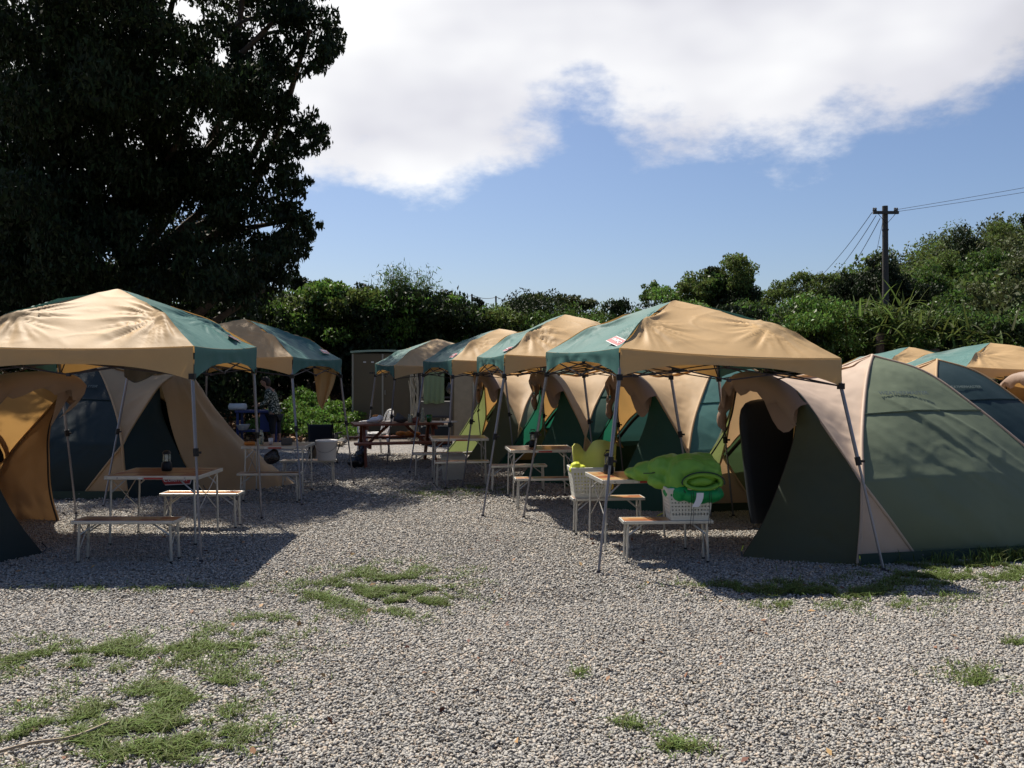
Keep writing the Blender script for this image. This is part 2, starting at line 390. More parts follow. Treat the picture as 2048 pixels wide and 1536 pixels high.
canopy(corners((-.08, 9.7), (1.83, 9.75), (1.42, 11.9), (-.48, 11.8), (1.64, 1.62, 1.62, 1.65)),
       [(-.33, 9.6), (2.05, 9.6), (1.6, 12.1), (-.70, 12.0)], 2.36, 'second nearest canopy of the right row, over the table with a lantern', seed=2, logo=(3, .90, .80, .28))
canopy(corners((-.85, 12.1), (1.04, 12.15), (.5, 14.3), (-1.48, 14.2), (1.61, 1.62, 1.62, 1.62)),
       [(-.93, 11.9), (1.2, 12.0), (.6, 14.5), (-1.66, 13.8)], 2.30, 'third canopy of the right row, in front of the hanging green towel', seed=3, logo=(3, .90, .80, .28))
canopy(corners((-2.03, 14.7), (-.1, 14.75), (-.75, 16.9), (-2.7, 16.8), (1.55, 1.56, 1.58, 1.60)),
       [(-2.19, 14.9), (.05, 14.7), (-.6, 17.1), (-2.95, 17.0)], 2.24, 'farthest canopy of the right row, over the red picnic table', seed=4)
canopy(corners((-4.98, 7.4), (-2.78, 7.42), (-2.86, 9.5), (-5.08, 9.5), (1.66, 1.65, 1.70, 1.66)),
       [(-5.15, 7.2), (-2.67, 7.3), (-2.78, 9.45), (-5.0, 9.75)], 2.46, 'large nearest canopy of the left row with a broad sunlit tan front', scale=1.1, vd=.125, seed=5, logo=(1, .88, .68, .30))
_, roof_l2, _ = canopy(corners((-4.75, 10.5), (-2.74, 10.6), (-2.47, 12.3), (-4.5, 12.5), (1.65, 1.63, 1.62, 1.65)),
       [(-4.95, 10.3), (-2.57, 10.4), (-2.31, 12.4), (-4.6, 12.7)], 2.35, 'farther canopy of the left row, its brown front in tree shade', seed=6, logo=(1, .88, .68, .26))
canopy(corners((8.2, 18.7), (10.8, 19.0), (10.5, 21.4), (8.0, 21.2), (1.5, 1.45, 1.5, 1.5)),
       [(8.0, 18.5), (11.0, 18.8), (10.7, 21.6), (7.8, 21.4)], 2.21, 'small far canopy half teal half tan behind the sage tent', scale=1.1, seed=7)
canopy(corners((7.0, 13.1), (9.3, 13.3), (9.0, 15.5), (6.9, 15.3), (1.50, 1.45, 1.5, 1.5)),
       [(6.85, 12.9), (9.5, 13.1), (9.2, 15.7), (6.7, 15.5)], 2.12, 'tan canopy cut by the right edge behind the navy tent', scale=1.1, seed=8)

# ------------------------------------------------------------------ tents (local: x runs from the door to the back, y across)
K = 1
def c_A(s):  return spline([(-1.42, 0, 1.64), (-1.34, s * .32, 1.60), (-1.24, s * .62, 1.45), (-1.15, s * .9, 1.16), (-1.07, s * 1.15, .87), (-1.04, s * 1.30, .69)], 24 * K)
def c_A2(s): return spline([(-1.04, s * 1.30, .69), (-.80, s * 1.36, .36), (-.53, s * 1.38, 0)], 12 * K)
def c_M1(s): return spline([(0, 0, 1.81), (-.27, s * .3, 1.64), (-.54, s * .62, 1.38), (-.85, s * 1.02, 1.03), (-1.04, s * 1.30, .69)], 24 * K)
def c_M1b(s): return spline([(-1.04, s * 1.30, .69), (-1.10, s * 1.37, .35), (-1.17, s * 1.42, 0)], 12 * K)
def c_M2(s): return spline([(0, 0, 1.81), (.39, s * .3, 1.64), (.68, s * .65, 1.30), (.97, s * .95, .93), (1.40, s * 1.28, .42), (1.75, s * 1.42, 0)], 36 * K)
def c_D(s):  return spline([(-1.24, s * .62, 1.45), (-1.31, s * .68, 1.06), (-1.54, s * .80, .62), (-1.74, s * .87, .3), (-1.98, s * .92, 0)], 24 * K)
def tent(P0, deg, cols, label, door='open', seed=0, logo=False, letter=None, stripe=True, ext=0):
    global K; K = 3 if seed == 1 else 2 if seed in (2, 6) else 1
    root = empty('dome_tent', (P0[0], P0[1], 0), D(deg), label, 'tent', 'dome tents behind the canopies')
    roofm, vestm, sidem, trim = cols
    def patch(name, c1, c2, m, out, bulge=.05, wr=.012, n=18, fx=5., parent=root, fold=0):
        n *= 1 if K == 1 else 2
        rows = []
        for i in range(len(c1)):
            row = []
            for j in range(n + 1):
                t = j / n; p = c1[i].lerp(c2[i], t); a = i / (len(c1) - 1)
                wid = (c1[i] - c2[i]).length
                d = bulge * math.sin(math.pi * t) * min(1, wid)
                q = Vector((p.x * 1.3 + seed, p.y * 1.3, p.z * 1.3))
                e = math.sin(math.pi * t) ** .6 if 0 < t < 1 else 0
                if fold:      # creases pulled from the peak towards the far corner, and crumpling where the panel goes slack
                    al = p.x * .80 - p.z * .60; ac = p.x * .60 + p.z * .80
                    r1 = 1 - min(1, 3.4 * abs(noise.noise(Vector((ac * 3.6 + seed, al * .45, seed)))))
                    r2 = 1 - min(1, 3.0 * abs(noise.noise(Vector((p.x * 4 + seed, p.z * 6.5, 3.3)))))
                    hi_ = math.exp(-((p.z - 1.15) / .5) ** 2); mid_ = math.exp(-((p.z - .85) / .22) ** 2)
                    d += e * (.020 * fold * r1 ** 2.5 * hi_ + .008 * fold * r2 ** 2 * mid_)
                d += e * wr * (1.6 * noise.noise(q * 1.5) + 1.2 * noise.noise(Vector((q.x * fx + q.z * fx * .9, q.y * 1.0, q.z * 1.3 + 5))) + .35 * noise.noise(q * 9))
                row.append(p + Vector(out) * d)
            rows.append(row)
        mb = MB(); mb.grid(rows); return mb.build(name, m, parent, smooth=True), rows
    for s in (-1, 1):
        patch('roof_panel', c_A(s), c_M1(s), roofm, (-.1, s * .5, .8), -.13, .016, fold=.35)
        M1 = c_M1(s); A2 = c_A2(s); c1 = M1 + A2[1:]; c1 = c1[:len(c_M2(s))]
        sp_, rows = patch('side_panel', c1, c_M2(s), sidem, (0, s * .9, .35), .05, .013, n=40, fx=3.2, fold=1 if seed == 1 else .6)
        A = c_A(s)[9 * K:] ; D_ = c_D(s); MBb = c_M1b(s); c2 = A + MBb[1:]
        c2 = [c2[round(k * (len(c2) - 1) / (len(D_) - 1))] for k in range(len(D_))]
        patch('vestibule_panel', D_, c2, vestm, (-.3, s * .9, .1), .02, .03, n=16, fx=2, fold=.25)
        patch('corner_panel', c_M1b(s), c_A2(s), trim, (0, s, .1), 0, .01, n=8)
        # pole sleeves
        mb = MB(); mb.tube([p + Vector((0, -s * .0, -.012)) for p in c_A(s) + c_A2(s)[1:]], .016, 6)
        mb.build('pole_sleeve', trim, root, smooth=True)
        mb = MB(); mb.tube([p + Vector((0, s * .004, .004)) for p in c_M1(s) + c_M1b(s)[1:]], .017, 6); mb.build('pole_sleeve', trim, root, smooth=True)
        mb = MB(); mb.tube([p + Vector((0, 0, .003)) for p in c_M2(s)], .015, 6); mb.build('pole_sleeve', trim, root, smooth=True)
        mb = MB(); mb.tube([p + Vector((.03, -s * .035, -.035)) for p in c_M1(s)], .022, 6); mb.build('pole', 'black_pole', root)
        mb = MB(); mb.tube([p + Vector((.012, -s * .02, -.01)) for p in c_D(s)], .008, 6); mb.build('door_edge', 'black_pole', root)
        # horizontal seam and eaves flap on the side panel
        k = 14 * K; row = [Vector(p) + Vector((0, s * .006, .004)) for p in rows[k]]
        MB().tube(row, .007, 6).build('seam', sidem, root)
        # mud skirt
        sk = [[(p.x, p.y + s * .01, .10), (p.x, p.y + s * .03, 0.0)] for p in (Vector((-1.17, s * 1.42, 0)).lerp(Vector((1.75, s * 1.44, 0)), j / 12) for j in range(13))]
        MB().grid(sk).build('mud_skirt', 'dark_green', root)
    for px_, py_ in ((-1.98, -.92), (-1.17, -1.44), (-.53, -1.40), (.6, -1.46), (1.75, -1.46), (-1.98, .92), (-1.17, 1.44), (-.53, 1.40)):
        MB().tube([(px_ - .02, py_ * 1.03, .07), (px_ + .01, py_ * 1.01, 0)], .006, 5).build('peg', 'pole_steel', root)
        MB().tube([(px_ - .02, py_ * 1.03, .06), (px_ + .03, py_ * .97, .10)], .005, 4).build('peg_loop', 'black_pole' if seed != 1 else 'yellow', root)
    patch('rear_panel', c_M2(-1), c_M2(1), roofm, (.75, 0, .5), .16, .03)
    # inner room
    up = spline([(-.42, -1.15, .02), (-.46, -1.0, .75), (-.42, -.6, 1.25), (-.36, 0, 1.52), (-.42, .6, 1.25), (-.46, 1.0, .75), (-.42, 1.15, .02)], 24)
    MB().grid([[p, Vector((p.x - .12, p.y, .02))] for p in up]).build('inner_wall', 'tan_tent', root, smooth=True)
    dr = spline([(-.60, -.62, .06), (-.57, -.6, .7), (-.52, -.35, 1.15), (-.48, 0, 1.27), (-.52, .35, 1.15), (-.57, .6, .7), (-.60, .62, .06)], 24)
    MB().grid([[p + Vector((-.03, 0, 0)), Vector((p.x - .08, p.y, .03))] for p in dr]).build('inner_door', 'mesh_black', root)
    fl = MB(); fl.add([(-.55, -1.2, .015), (1.6, -1.3, .015), (1.6, 1.3, .015), (-.55, 1.2, .015)], [(0, 1, 2, 3)]); fl.build('groundsheet', 'dark_green', root)
    if door == 'open':
        A = (c_A(-1)[2 * K:10 * K][::-1] + c_A(1)[:12 * K])[::K]
        path = []; rs = []
        for i, p in enumerate(A):
            t = i / (len(A) - 1); j = .02 * noise.noise(Vector((i * .6, seed, 1)))
            path.append(p + Vector((-.07, 0, -.09 - .03 * math.sin(i * 1.3 + seed)))); rs.append(.040 + .012 * math.sin(i * 1.1 + seed) + j * .7)
        e = path[-1]; path += [e + Vector((-.05, .03, -.10)), e + Vector((-.04, .03, -.22)), e + Vector((-.02, .0, -.28))]; rs += [.050, .048, .02]
        path = spline(path, 70); rr = []
        for i in range(71):
            x = i / 70 * (len(rs) - 1); k = min(int(x), len(rs) - 2); rr.append((rs[k] * (1 - x + k) + rs[k + 1] * (x - k)) * (1 + .25 * noise.noise(Vector((i * .35, seed, 3)))))
        roll = MB().tube(path, rr, 14)
        for i, v in enumerate(roll.v):
            q = Vector(v); roll.v[i] = tuple(q + Vector((1, .3, 1)) * .022 * noise.noise(q * 9 + Vector((seed, 0, 0))))
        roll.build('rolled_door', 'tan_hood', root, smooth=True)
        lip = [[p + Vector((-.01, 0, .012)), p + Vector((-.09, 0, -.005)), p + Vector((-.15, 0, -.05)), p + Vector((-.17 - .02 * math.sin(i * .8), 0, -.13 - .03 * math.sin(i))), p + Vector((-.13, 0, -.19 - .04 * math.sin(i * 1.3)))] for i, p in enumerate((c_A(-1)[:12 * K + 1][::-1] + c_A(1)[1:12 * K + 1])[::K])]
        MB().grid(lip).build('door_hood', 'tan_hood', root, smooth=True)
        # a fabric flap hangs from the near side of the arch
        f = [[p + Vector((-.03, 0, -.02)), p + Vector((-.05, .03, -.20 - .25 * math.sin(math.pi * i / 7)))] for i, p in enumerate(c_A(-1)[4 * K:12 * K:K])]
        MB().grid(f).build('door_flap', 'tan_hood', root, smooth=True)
    else:
        A = (c_A(-1)[:9 * K + 1][::-1] + c_A(1)[1:9 * K + 1])[::1]; base = spline([(-1.98, -.92, 0), (-2.55, -.60, 0), (-2.95, 0, 0), (-2.55, .60, 0), (-1.98, .92, 0)], len(A) - 1)
        rows = []
        for i, (a, b) in enumerate(zip(A, base)):
            row = []
            for k in range(21):
                t = k / 20; p = a.lerp(b, t); y_ = (i / (len(A) - 1)) * 2 - 1
                d = .10 * math.sin(math.pi * t) * (-1) + .035 * noise.noise(Vector((y_ * 4 + t * 2, t * 1.2, seed))) * math.sin(math.pi * min(1, t + .1)) + .02 * noise.noise(Vector((y_ * 11 - t * 5, t * 2.0, seed)))
                row.append(p + Vector((-d, 0, d * .5)))
            rows.append(row)
        MB().grid(rows).build('closed_door', 'tan_tent', root, smooth=True)
    s = 1 if 90 < deg < 270 else -1
    if letter:
        r = rows_side = None
        c1 = c_M1(s); c2 = c_M2(s); i = 11 * K; p = c1[i].lerp(c2[i], .38); ex = (c2[i] - c1[i]).normalized() * (-s); ex = Vector((1, 0, 0)) * (-s)
        up_ = (c1[i - 1].lerp(c2[i - 1], .38) - c1[i + 1].lerp(c2[i + 1], .38)); n = ex.cross(up_).normalized()
        n = n if n.y * s > 0 else -n
        tm = text_mesh(letter, .066, .001); tm.materials.append(M['lettering_faint']); to = bpy.data.objects.new('lettering', tm); COL.objects.link(to); to.parent = root
        place_frame(to, p + n * .055, ex, n)
    if logo:
        p = Vector((-1.62, s * 1.02, .20)); n = Vector((-.35, s * .93, .08)).normalized(); ex = Vector((s * -.93, -.35, 0))
        brand_label(root, p + n * .06, ex, n, .42)
    return root
M['lettering_faint'] = material('lettering_faint', (.10, .13, .12), rough=.6)
SG = ('tan_faded', 'vest_sage', 'sage', 'tan_faded')
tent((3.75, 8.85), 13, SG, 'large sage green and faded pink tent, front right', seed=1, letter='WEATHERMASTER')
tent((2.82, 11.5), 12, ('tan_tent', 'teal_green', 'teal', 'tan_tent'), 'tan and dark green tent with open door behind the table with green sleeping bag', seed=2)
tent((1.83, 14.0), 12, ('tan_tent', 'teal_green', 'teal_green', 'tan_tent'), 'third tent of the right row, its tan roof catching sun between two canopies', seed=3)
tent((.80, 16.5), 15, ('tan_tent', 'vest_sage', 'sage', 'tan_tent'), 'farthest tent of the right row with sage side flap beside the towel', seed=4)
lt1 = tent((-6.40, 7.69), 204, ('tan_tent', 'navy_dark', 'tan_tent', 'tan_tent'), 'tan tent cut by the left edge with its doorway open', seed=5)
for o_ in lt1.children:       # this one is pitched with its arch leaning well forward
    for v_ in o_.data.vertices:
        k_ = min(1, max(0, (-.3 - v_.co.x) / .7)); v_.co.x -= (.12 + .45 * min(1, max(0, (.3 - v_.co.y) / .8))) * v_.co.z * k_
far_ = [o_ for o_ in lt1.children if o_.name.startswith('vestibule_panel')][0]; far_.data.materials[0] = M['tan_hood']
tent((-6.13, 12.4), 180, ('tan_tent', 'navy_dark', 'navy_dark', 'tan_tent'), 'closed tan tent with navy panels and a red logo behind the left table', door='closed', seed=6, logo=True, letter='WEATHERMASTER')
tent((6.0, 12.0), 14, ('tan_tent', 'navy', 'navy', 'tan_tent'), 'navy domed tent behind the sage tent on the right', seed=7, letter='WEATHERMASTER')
tent((8.9, 12.7), 14, ('tan_tent', 'tan_tent', 'tan_tent', 'tan_tent'), 'all tan tent under the canopy at the right edge', seed=8)

# ------------------------------------------------------------------ folding tables and benches
def table(w_, d_, h, label, cat, name, grp, red=True, m=1.0):
    root = empty(name, (0, 0, 0), 0, label, cat, grp)
    MB().box((0, 0, h - .004), (w_ - .03, d_ - .03, .008)).build('tabletop' if red else 'seat', 'mosaic', root)
    fr = MB(); e = .036 if red else .028
    for s in (-1, 1):
        fr.box((0, s * (d_ / 2 - .008), h - e / 2 + .001), (w_ - .032, .016, e)); fr.box((s * (w_ / 2 - .008), 0, h - e / 2 + .001), (.016, d_, e))
    fr.box((0, 0, h - .016), (.02, d_ - .04, .014))
    f_ = fr.build('edge_frame', 'aluminium', root, bevel=.004)
    if red:
        MB().box((.02, -d_ / 2 - .0015, h - e / 2 - .004), (.17, .003, .017)).build('red_badge', 'label_red', f_)
        MB().box((-.10, -d_ / 2 - .0015, h - e / 2 - .004), (.035, .003, .015)).build('white_badge', 'label_white', f_)
        for x in (-.30, .30): MB().box((x, -d_ / 2 - .002, h - e / 2), (.012, .004, .012)).build('rivet', 'pole_steel', f_)
    for sx in (-1, 1):
        for sy in (-1, 1):
            x = sx * (w_ / 2 - .05); y = sy * (d_ / 2 - .035)
            q = MB(); q.tube([(x, y, h - e * .6), (x + sx * .012, y, .012)], .0105, 8); l = q.build('leg', 'aluminium', root)
            q = MB(); q.tube([(x - sx * .13, y, h - e), (x, y, h - .16 * (1 if red else .8))], .007, 6); q.build('brace', 'aluminium', l)
            MB().tube([(x + sx * .012, y, .02), (x + sx * .012, y, 0)], .014, 8).build('foot', 'black_plastic', l)
        q = MB(); x = sx * (w_ / 2 - .05); a = h * .62; y = d_ / 2 - .035
        q.tube([(x, -y, h - e), (x, y, h - a)], .0045, 6); q.tube([(x + .006, y, h - e), (x + .006, -y, h - a)], .0045, 6)
        q.build('cross_brace', 'aluminium', root)
    return root
tb = table(.84, .65, .66, 'x', 'table', 'folding_table', 'folding tables under the canopies')
bn = table(.78, .215, .37, 'x', 'bench', 'folding_bench', 'folding benches at the tables', red=False)
def put(proto, first, x, y, deg, label, sc=1.0):
    o = proto if first else copy_tree(proto)
    o.location = (x, y, 0); o.rotation_euler = (0, 0, D(deg)); o.scale = (sc, sc, 1); o['label'] = label; return o
put(tb, 1, 1.18, 8.08, 9, 'folding table with mosaic top holding the edge of the green sleeping bag')
put(tb, 0, .36, 10.98, 7, 'folding table with lantern in front of the dark teal tent flap, right row')
put(tb, 0, -.80, 12.75, 8, 'farthest folding table of the right row, with a wicker basket beneath')
put(tb, 0, -3.40, 8.35, 0, 'folding table with lantern under the near left canopy', 1.06)
put(tb, 0, -3.15, 11.5, 2, 'folding table strewn with small things under the farther left canopy')
put(bn, 1, 1.33, 7.36, 3, 'folding bench under the white basket with green sleeping bag')
put(bn, 0, .97, 8.66, 6, 'folding bench under the basket with yellow pad, half sunlit', .95)
put(bn, 0, .40, 10.22, 6, 'folding bench on the near side of the second right table', .95)
put(bn, 0, .08, 11.62, 6, 'folding bench on the far side of the second right table')
put(bn, 0, -.72, 12.12, 8, 'folding bench on the near side of the farthest right table')
put(bn, 0, -1.16, 13.35, 8, 'folding bench on the far side of the farthest right table')
put(bn, 0, -3.32, 7.37, 0, 'nearest folding bench of the left row', 1.14)
put(bn, 0, -3.27, 8.98, 0, 'folding bench just behind the near left lantern table', 1.06)
put(bn, 0, -3.05, 10.72, 3, 'folding bench before the cluttered left table')
put(bn, 0, -2.93, 12.25, 3, 'folding bench carrying the white bucket')

# ------------------------------------------------------------------ things on and around the tables
def lantern(x, y, z, label, handle=True, deg=0):
    r = empty('lantern', (x, y, z), D(deg), label, 'lantern', 'camping lanterns')
    b = MB().lathe([(.038, 0), (.050, .004), (.052, .03), (.048, .075), (.040, .088), (.036, .092)]); b.build('base', 'black_plastic', r, smooth=True)
    MB().lathe([(.034, .094), (.038, .105), (.038, .155), (.034, .166)]).build('globe', 'globe', r, smooth=True)
    MB().lathe([(.010, .095), (.012, .10), (.012, .15), (.008, .156), (0, .157)]).build('bulb', 'label_white', r, smooth=True)
    c = MB().lathe([(.036, .168), (.042, .170), (.040, .182), (.028, .196), (.010, .202), (0, .203)])
    for a in range(4):
        an = math.pi / 4 + a * math.pi / 2; c.tube([(.041 * math.cos(an), .041 * math.sin(an), .088), (.041 * math.cos(an), .041 * math.sin(an), .172)], .0025, 5)
    c.build('cap', 'black_plastic', r, smooth=False)
    if handle:
        pts = [(.045 * math.cos(t), 0, .172 + .05 * math.sin(t)) for t in [math.pi * k / 12 for k in range(13)]]
        q = MB(); q.tube(pts, .003, 6); q.box((0, 0, .225), (.06, .014, .010)); q.build('handle', 'black_plastic', r)
    return r
lantern(-3.42, 8.42, .662, 'small black lantern with clear globe on the near left table', False)
lantern(.27, 11.05, .662, 'black lantern with raised handle on the second right table')
lantern(.93, 8.18, .662, 'black lantern behind the canopy leg on the near right table')
def basket(x, y, z, w_, d_, h, deg, label):
    r = empty('laundry_basket', (x, y, z), D(deg), label, 'basket', 'perforated plastic baskets')
    mb = MB(); tp = .04
    def wall(a, b, ia, ib, n, rows=6):       # real lattice: bands and uprights with square holes between
        a, b, ia, ib = map(Vector, (a, b, ia, ib)); u = (b - a).normalized(); nrm = Vector((u.y, -u.x, 0)); L0 = (b - a).length
        def pt(s_, t_): return a.lerp(b, s_).lerp(ia.lerp(ib, s_), t_)
        def quadbox(s0, s1, t0, t1, th=.003):
            P4 = [pt(s0, t0), pt(s1, t0), pt(s1, t1), pt(s0, t1)]; vs = [p + nrm * th for p in P4] + [p - nrm * th for p in P4]
            mb.add(vs, [(0, 1, 2, 3), (7, 6, 5, 4), (0, 4, 5, 1), (1, 5, 6, 2), (2, 6, 7, 3), (3, 7, 4, 0)])
        quadbox(0, 1, 0, .16, .004); quadbox(0, 1, .86, 1, .006)
        for k in range(1, rows): t_ = .16 + .70 * k / rows; quadbox(0, 1, t_ - .036, t_ + .036, .0030)
        for k in range(n + 1): s_ = .02 + .96 * k / n; wd = .27 / n; quadbox(max(0, s_ - wd), min(1, s_ + wd), .15, .87, .0032)
    B = [(-w_ / 2 + tp, -d_ / 2 + tp, 0), (w_ / 2 - tp, -d_ / 2 + tp, 0), (w_ / 2 - tp, d_ / 2 - tp, 0), (-w_ / 2 + tp, d_ / 2 - tp, 0)]
    T = [(-w_ / 2, -d_ / 2, h), (w_ / 2, -d_ / 2, h), (w_ / 2, d_ / 2, h), (-w_ / 2, d_ / 2, h)]
    for i in range(4): wall(B[i], B[(i + 1) % 4], T[i], T[(i + 1) % 4], 12 if i % 2 == 0 else 8)
    mb.box((0, 0, .004), (w_ - 2 * tp, d_ - 2 * tp, .008)); mb.build('basket_body', 'basket_white', r)
    MB().tube([Vector(t_) for t_ in T] + [Vector(T[0])], .010, 8).build('rim', 'basket_white', r)
    return r
basket(.80, 8.66, .372, .43, .27, .30, 6, 'white perforated basket with yellow pad on the farther right bench')
basket(1.52, 7.37, .372, .40, .26, .27, 3, 'white perforated basket under the heap of green sleeping bag')
wk = basket(-.90, 12.95, .0, .36, .30, .36, 8, 'pale wicker basket on the ground under the farthest right table'); wk.name = 'wicker_basket'
def blob(name, mats, ells, label=None, cat=None, parent=None, loc=(0, 0, 0), vox=.012, rz=0, disp=.02, dsc=7, smooth_n=6, **k):
    mb = MB()
    for c, r_, *R in ells: mb.ell(c, r_, 18, 12, Matrix.Rotation(R[0], 3, R[1]) if R else None, .12)
    o = mb.build(name, mats, parent, smooth=True); o.location = loc; o.rotation_euler = (0, 0, rz)
    md = o.modifiers.new('remesh', 'REMESH'); md.mode = 'VOXEL'; md.voxel_size = vox; md.use_smooth_shade = True
    sm = o.modifiers.new('smooth', 'SMOOTH'); sm.iterations = smooth_n; sm.factor = .5
    if disp:
        tx_ = bpy.data.textures.new(name + '_folds', 'CLOUDS'); tx_.noise_scale = 1 / dsc
        dm = o.modifiers.new('folds', 'DISPLACE'); dm.texture = tx_; dm.strength = disp; dm.mid_level = .5
    if disp and dsc < 7:
        t2 = bpy.data.textures.new(name + '_creases', 'STUCCI'); t2.noise_scale = .07; d2 = o.modifiers.new('creases', 'DISPLACE'); d2.texture = t2; d2.strength = .014; d2.mid_level = .5
    return tag(o, label, cat)
# green sleeping bag heaped on the basket and trailing over the table
sb = empty('sleeping_bag', (1.50, 7.40, .66), D(3), 'bright green sleeping bag heaped on the basket and the table corner', 'sleeping bag')
blob('quilt', 'lime', [((.07, .05, .13), (.24, .21, .135)), ((-.06, .18, .13), (.22, .22, .115)), ((-.20, .34, .085), (.19, .20, .09)), ((-.30, .42, .05), (.15, .17, .065)),
     ((.19, .0, .12), (.125, .19, .125)), ((-.09, -.05, .03), (.085, .13, .16)), ((-.20, .10, .02), (.10, .13, .07)), ((.03, -.10, .14), (.14, .08, .10)), ((.16, .10, .17), (.16, .14, .10))], parent=sb, vox=.009, disp=.022, dsc=6, smooth_n=14)
roll_ = [Vector((.02 + .14 * (k / 40 * 2 - 1) * (1), -.19 - 0.004 * math.sin(k), .075)) for k in range(41)]
spi = []
for k in range(60):
    t_ = -.5 + k / 59 * 2.0 * math.pi * 1.02; rr_ = 1 - .12 * (k / 59)
    spi.append(Vector((.11 + .165 * rr_ * math.cos(t_), 0, .045 + .068 * rr_ * math.sin(t_))))
mb = MB(); mb.grid([[p + Vector((0, -.20, 0)), p + Vector((0, .05, .015))] for p in spi]); o = mb.build('rolled_end', 'lime', sb, smooth=True)
sd = o.modifiers.new('thick', 'SOLIDIFY'); sd.thickness = .026; sd.offset = 0
blob('roll_core', 'lime', [((.11, -.07, .048), (.15, .122, .062)), ((.05, -.08, .04), (.08, .11, .05))], parent=sb, vox=.010, disp=.02)
MB().tube([Vector((.11, -.21, .045)) + Vector((.183 * math.cos(a), 0, .088 * math.sin(a))) for a in [math.pi * k / 30 for k in range(-2, 33)]], .006, 6).build('piping', 'dark_green', sb)
MB().tube([Vector(p) for p in [(-.33, .14, .085), (-.27, .10, .09), (-.2, .04, .115), (-.13, -.06, .14), (-.10, -.13, .08), (-.07, -.17, .0), (-.04, -.2, -.04)]], .005, 6).build('piping', 'dark_green', sb)
blob('lower_layer', 'green_deep', [((.10, -.04, -.075), (.22, .19, .085)), ((-.07, -.03, -.05), (.12, .17, .10)), ((.20, -.03, -.07), (.12, .18, .085))], parent=sb, vox=.010, disp=.02, dsc=9)
tg = [[Vector((.07 + s * .03 - .012 * t + .02 * math.sin(t * .5), -.252 - .004 * t, -.035 - .023 * t)) for s in (-1, 1)] for t in range(6)]
o = MB().grid(tg).build('care_tag', 'label_white', sb); sd = o.modifiers.new('thick', 'SOLIDIFY'); sd.thickness = .003
for x in (.0, .02, .155, .17): MB().tube([(x, -.225, -.03), (x + .004, -.23, -.14), (x - .004, -.215, -.33)], .0022, 5).build('cord', 'black_pole', sb)
# yellow pad curled in the other basket
pad = []
for k in range(41):
    t_ = k / 40; x = -.20 + .42 * t_
    hgt_ = .245 - .085 * math.exp(-((t_ - .32) / .11) ** 2) + .045 * math.sin(math.pi * min(1, max(0, (t_ - .33) / .6))) - .02 * (t_ < .04)
    yv = .05 * math.sin(t_ * 7)
    pad.append([Vector((x * .9, yv, -.22)), Vector((x, yv + .01, 0)), Vector((x * 1.04, yv + .015, hgt_ * .5)), Vector((x * 1.08, yv + .02, hgt_))])
o = MB().grid(pad).build('folded_sleeping_pad', 'yellow_pad', smooth=True); o.location = (.83, 8.68, .66); sd = o.modifiers.new('thick', 'SOLIDIFY'); sd.thickness = .012
tag(o, 'olive yellow foam pad curled upright in the basket', 'sleeping pad')
blob('yellow_cloth', 'yellow', [((0, 0, 0), (.055, .05, .045)), ((.05, .0, -.01), (.05, .05, .03)), ((-.04, .0, -.03), (.03, .05, .035))], 'bright yellow cloth crumpled on the basket corner', 'cloth', loc=(.645, 8.56, .69), vox=.008, disp=.02, dsc=20)
# air mattress standing in the big tent's doorway
mb = MB(); ns = 20
prof = spline([(-.19, 0, .0), (-.23, 0, .35), (-.27, 0, .8), (-.285, 0, 1.10), (-.22, 0, 1.25), (0, 0, 1.29), (.20, 0, 1.25), (.285, 0, 1.10), (.27, 0, .8), (.24, 0, .35), (.20, 0, 0)], 40)
rows = [[Vector((p.x * k1, k2, p.z * (1 if k1 == 1 else .985) + .05)) for k1, k2 in ((.0, -.07), (.8, -.07), (.96, -.055), (1, 0), (.96, .055), (.8, .07), (0, .07))] for p in prof]
o = mb.grid(rows).build('air_mattress', 'mesh_black', smooth=True); o.location = (2.68, 8.85, .02); o.rotation_euler = (D(-4), 0, D(8))
tag(o, 'black mattress standing on end in the doorway of the sage tent', 'mattress')
# bucket on the bench
r = empty('bucket', (-2.66, 12.2, .372), 0, 'white plastic bucket standing on the far left bench', 'bucket')
MB().lathe([(.125, 0), (.135, .02), (.15, .26), (.158, .265), (.158, .285), (.15, .288), (.145, .27), (.125, .02)], n=28).build('bucket_body', 'white_plastic', r, smooth=True)
MB().tube([(.157 * math.cos(t_), -.157 * abs(math.sin(t_)) * .9 - .01, .25 - .13 * math.sin(t_)) for t_ in [math.pi * k / 14 for k in range(15)]], .003, 6).build('handle', 'pole_steel', r)
# clutter on the second left table
def small(name, mat, mb, loc, label, cat, **k):
    o = mb.build(name, mat, smooth=k.get('smooth', False), bevel=k.get('bevel', 0)); o.location = loc; return tag(o, label, cat, k.get('group'))
small('grey_box', 'grey_cloth', MB().box((0, 0, .045), (.13, .10, .09)), (-3.02, 11.4, .662), 'small grey box on the cluttered left table', 'box', bevel=.006)
small('cup', 'label_white', MB().lathe([(.025, 0), (.034, .085), (.031, .085), (.023, .006), (0, .006)]), (-3.25, 11.45, .662), 'white cup beside the grey box on the left table', 'cup', smooth=True)
small('water_bottle', 'globe', MB().lathe([(.03, 0), (.034, .01), (.034, .14), (.014, .17), (.014, .19), (0, .19)]), (-3.40, 11.52, .662), 'clear bottle on the cluttered left table', 'bottle', smooth=True)
small('food_packet', 'orange', MB().box((0, 0, .02), (.14, .09, .04), .4), (-3.52, 11.4, .662), 'brown packet at the left end of the cluttered table', 'packet', bevel=.012)
blob('hanging_bag', 'bag_black', [((0, 0, 0), (.11, .06, .09)), ((.03, 0, .06), (.06, .04, .06))], 'black bag slung under the cluttered left table', 'bag', loc=(-3.18, 11.25, .50), vox=.012)
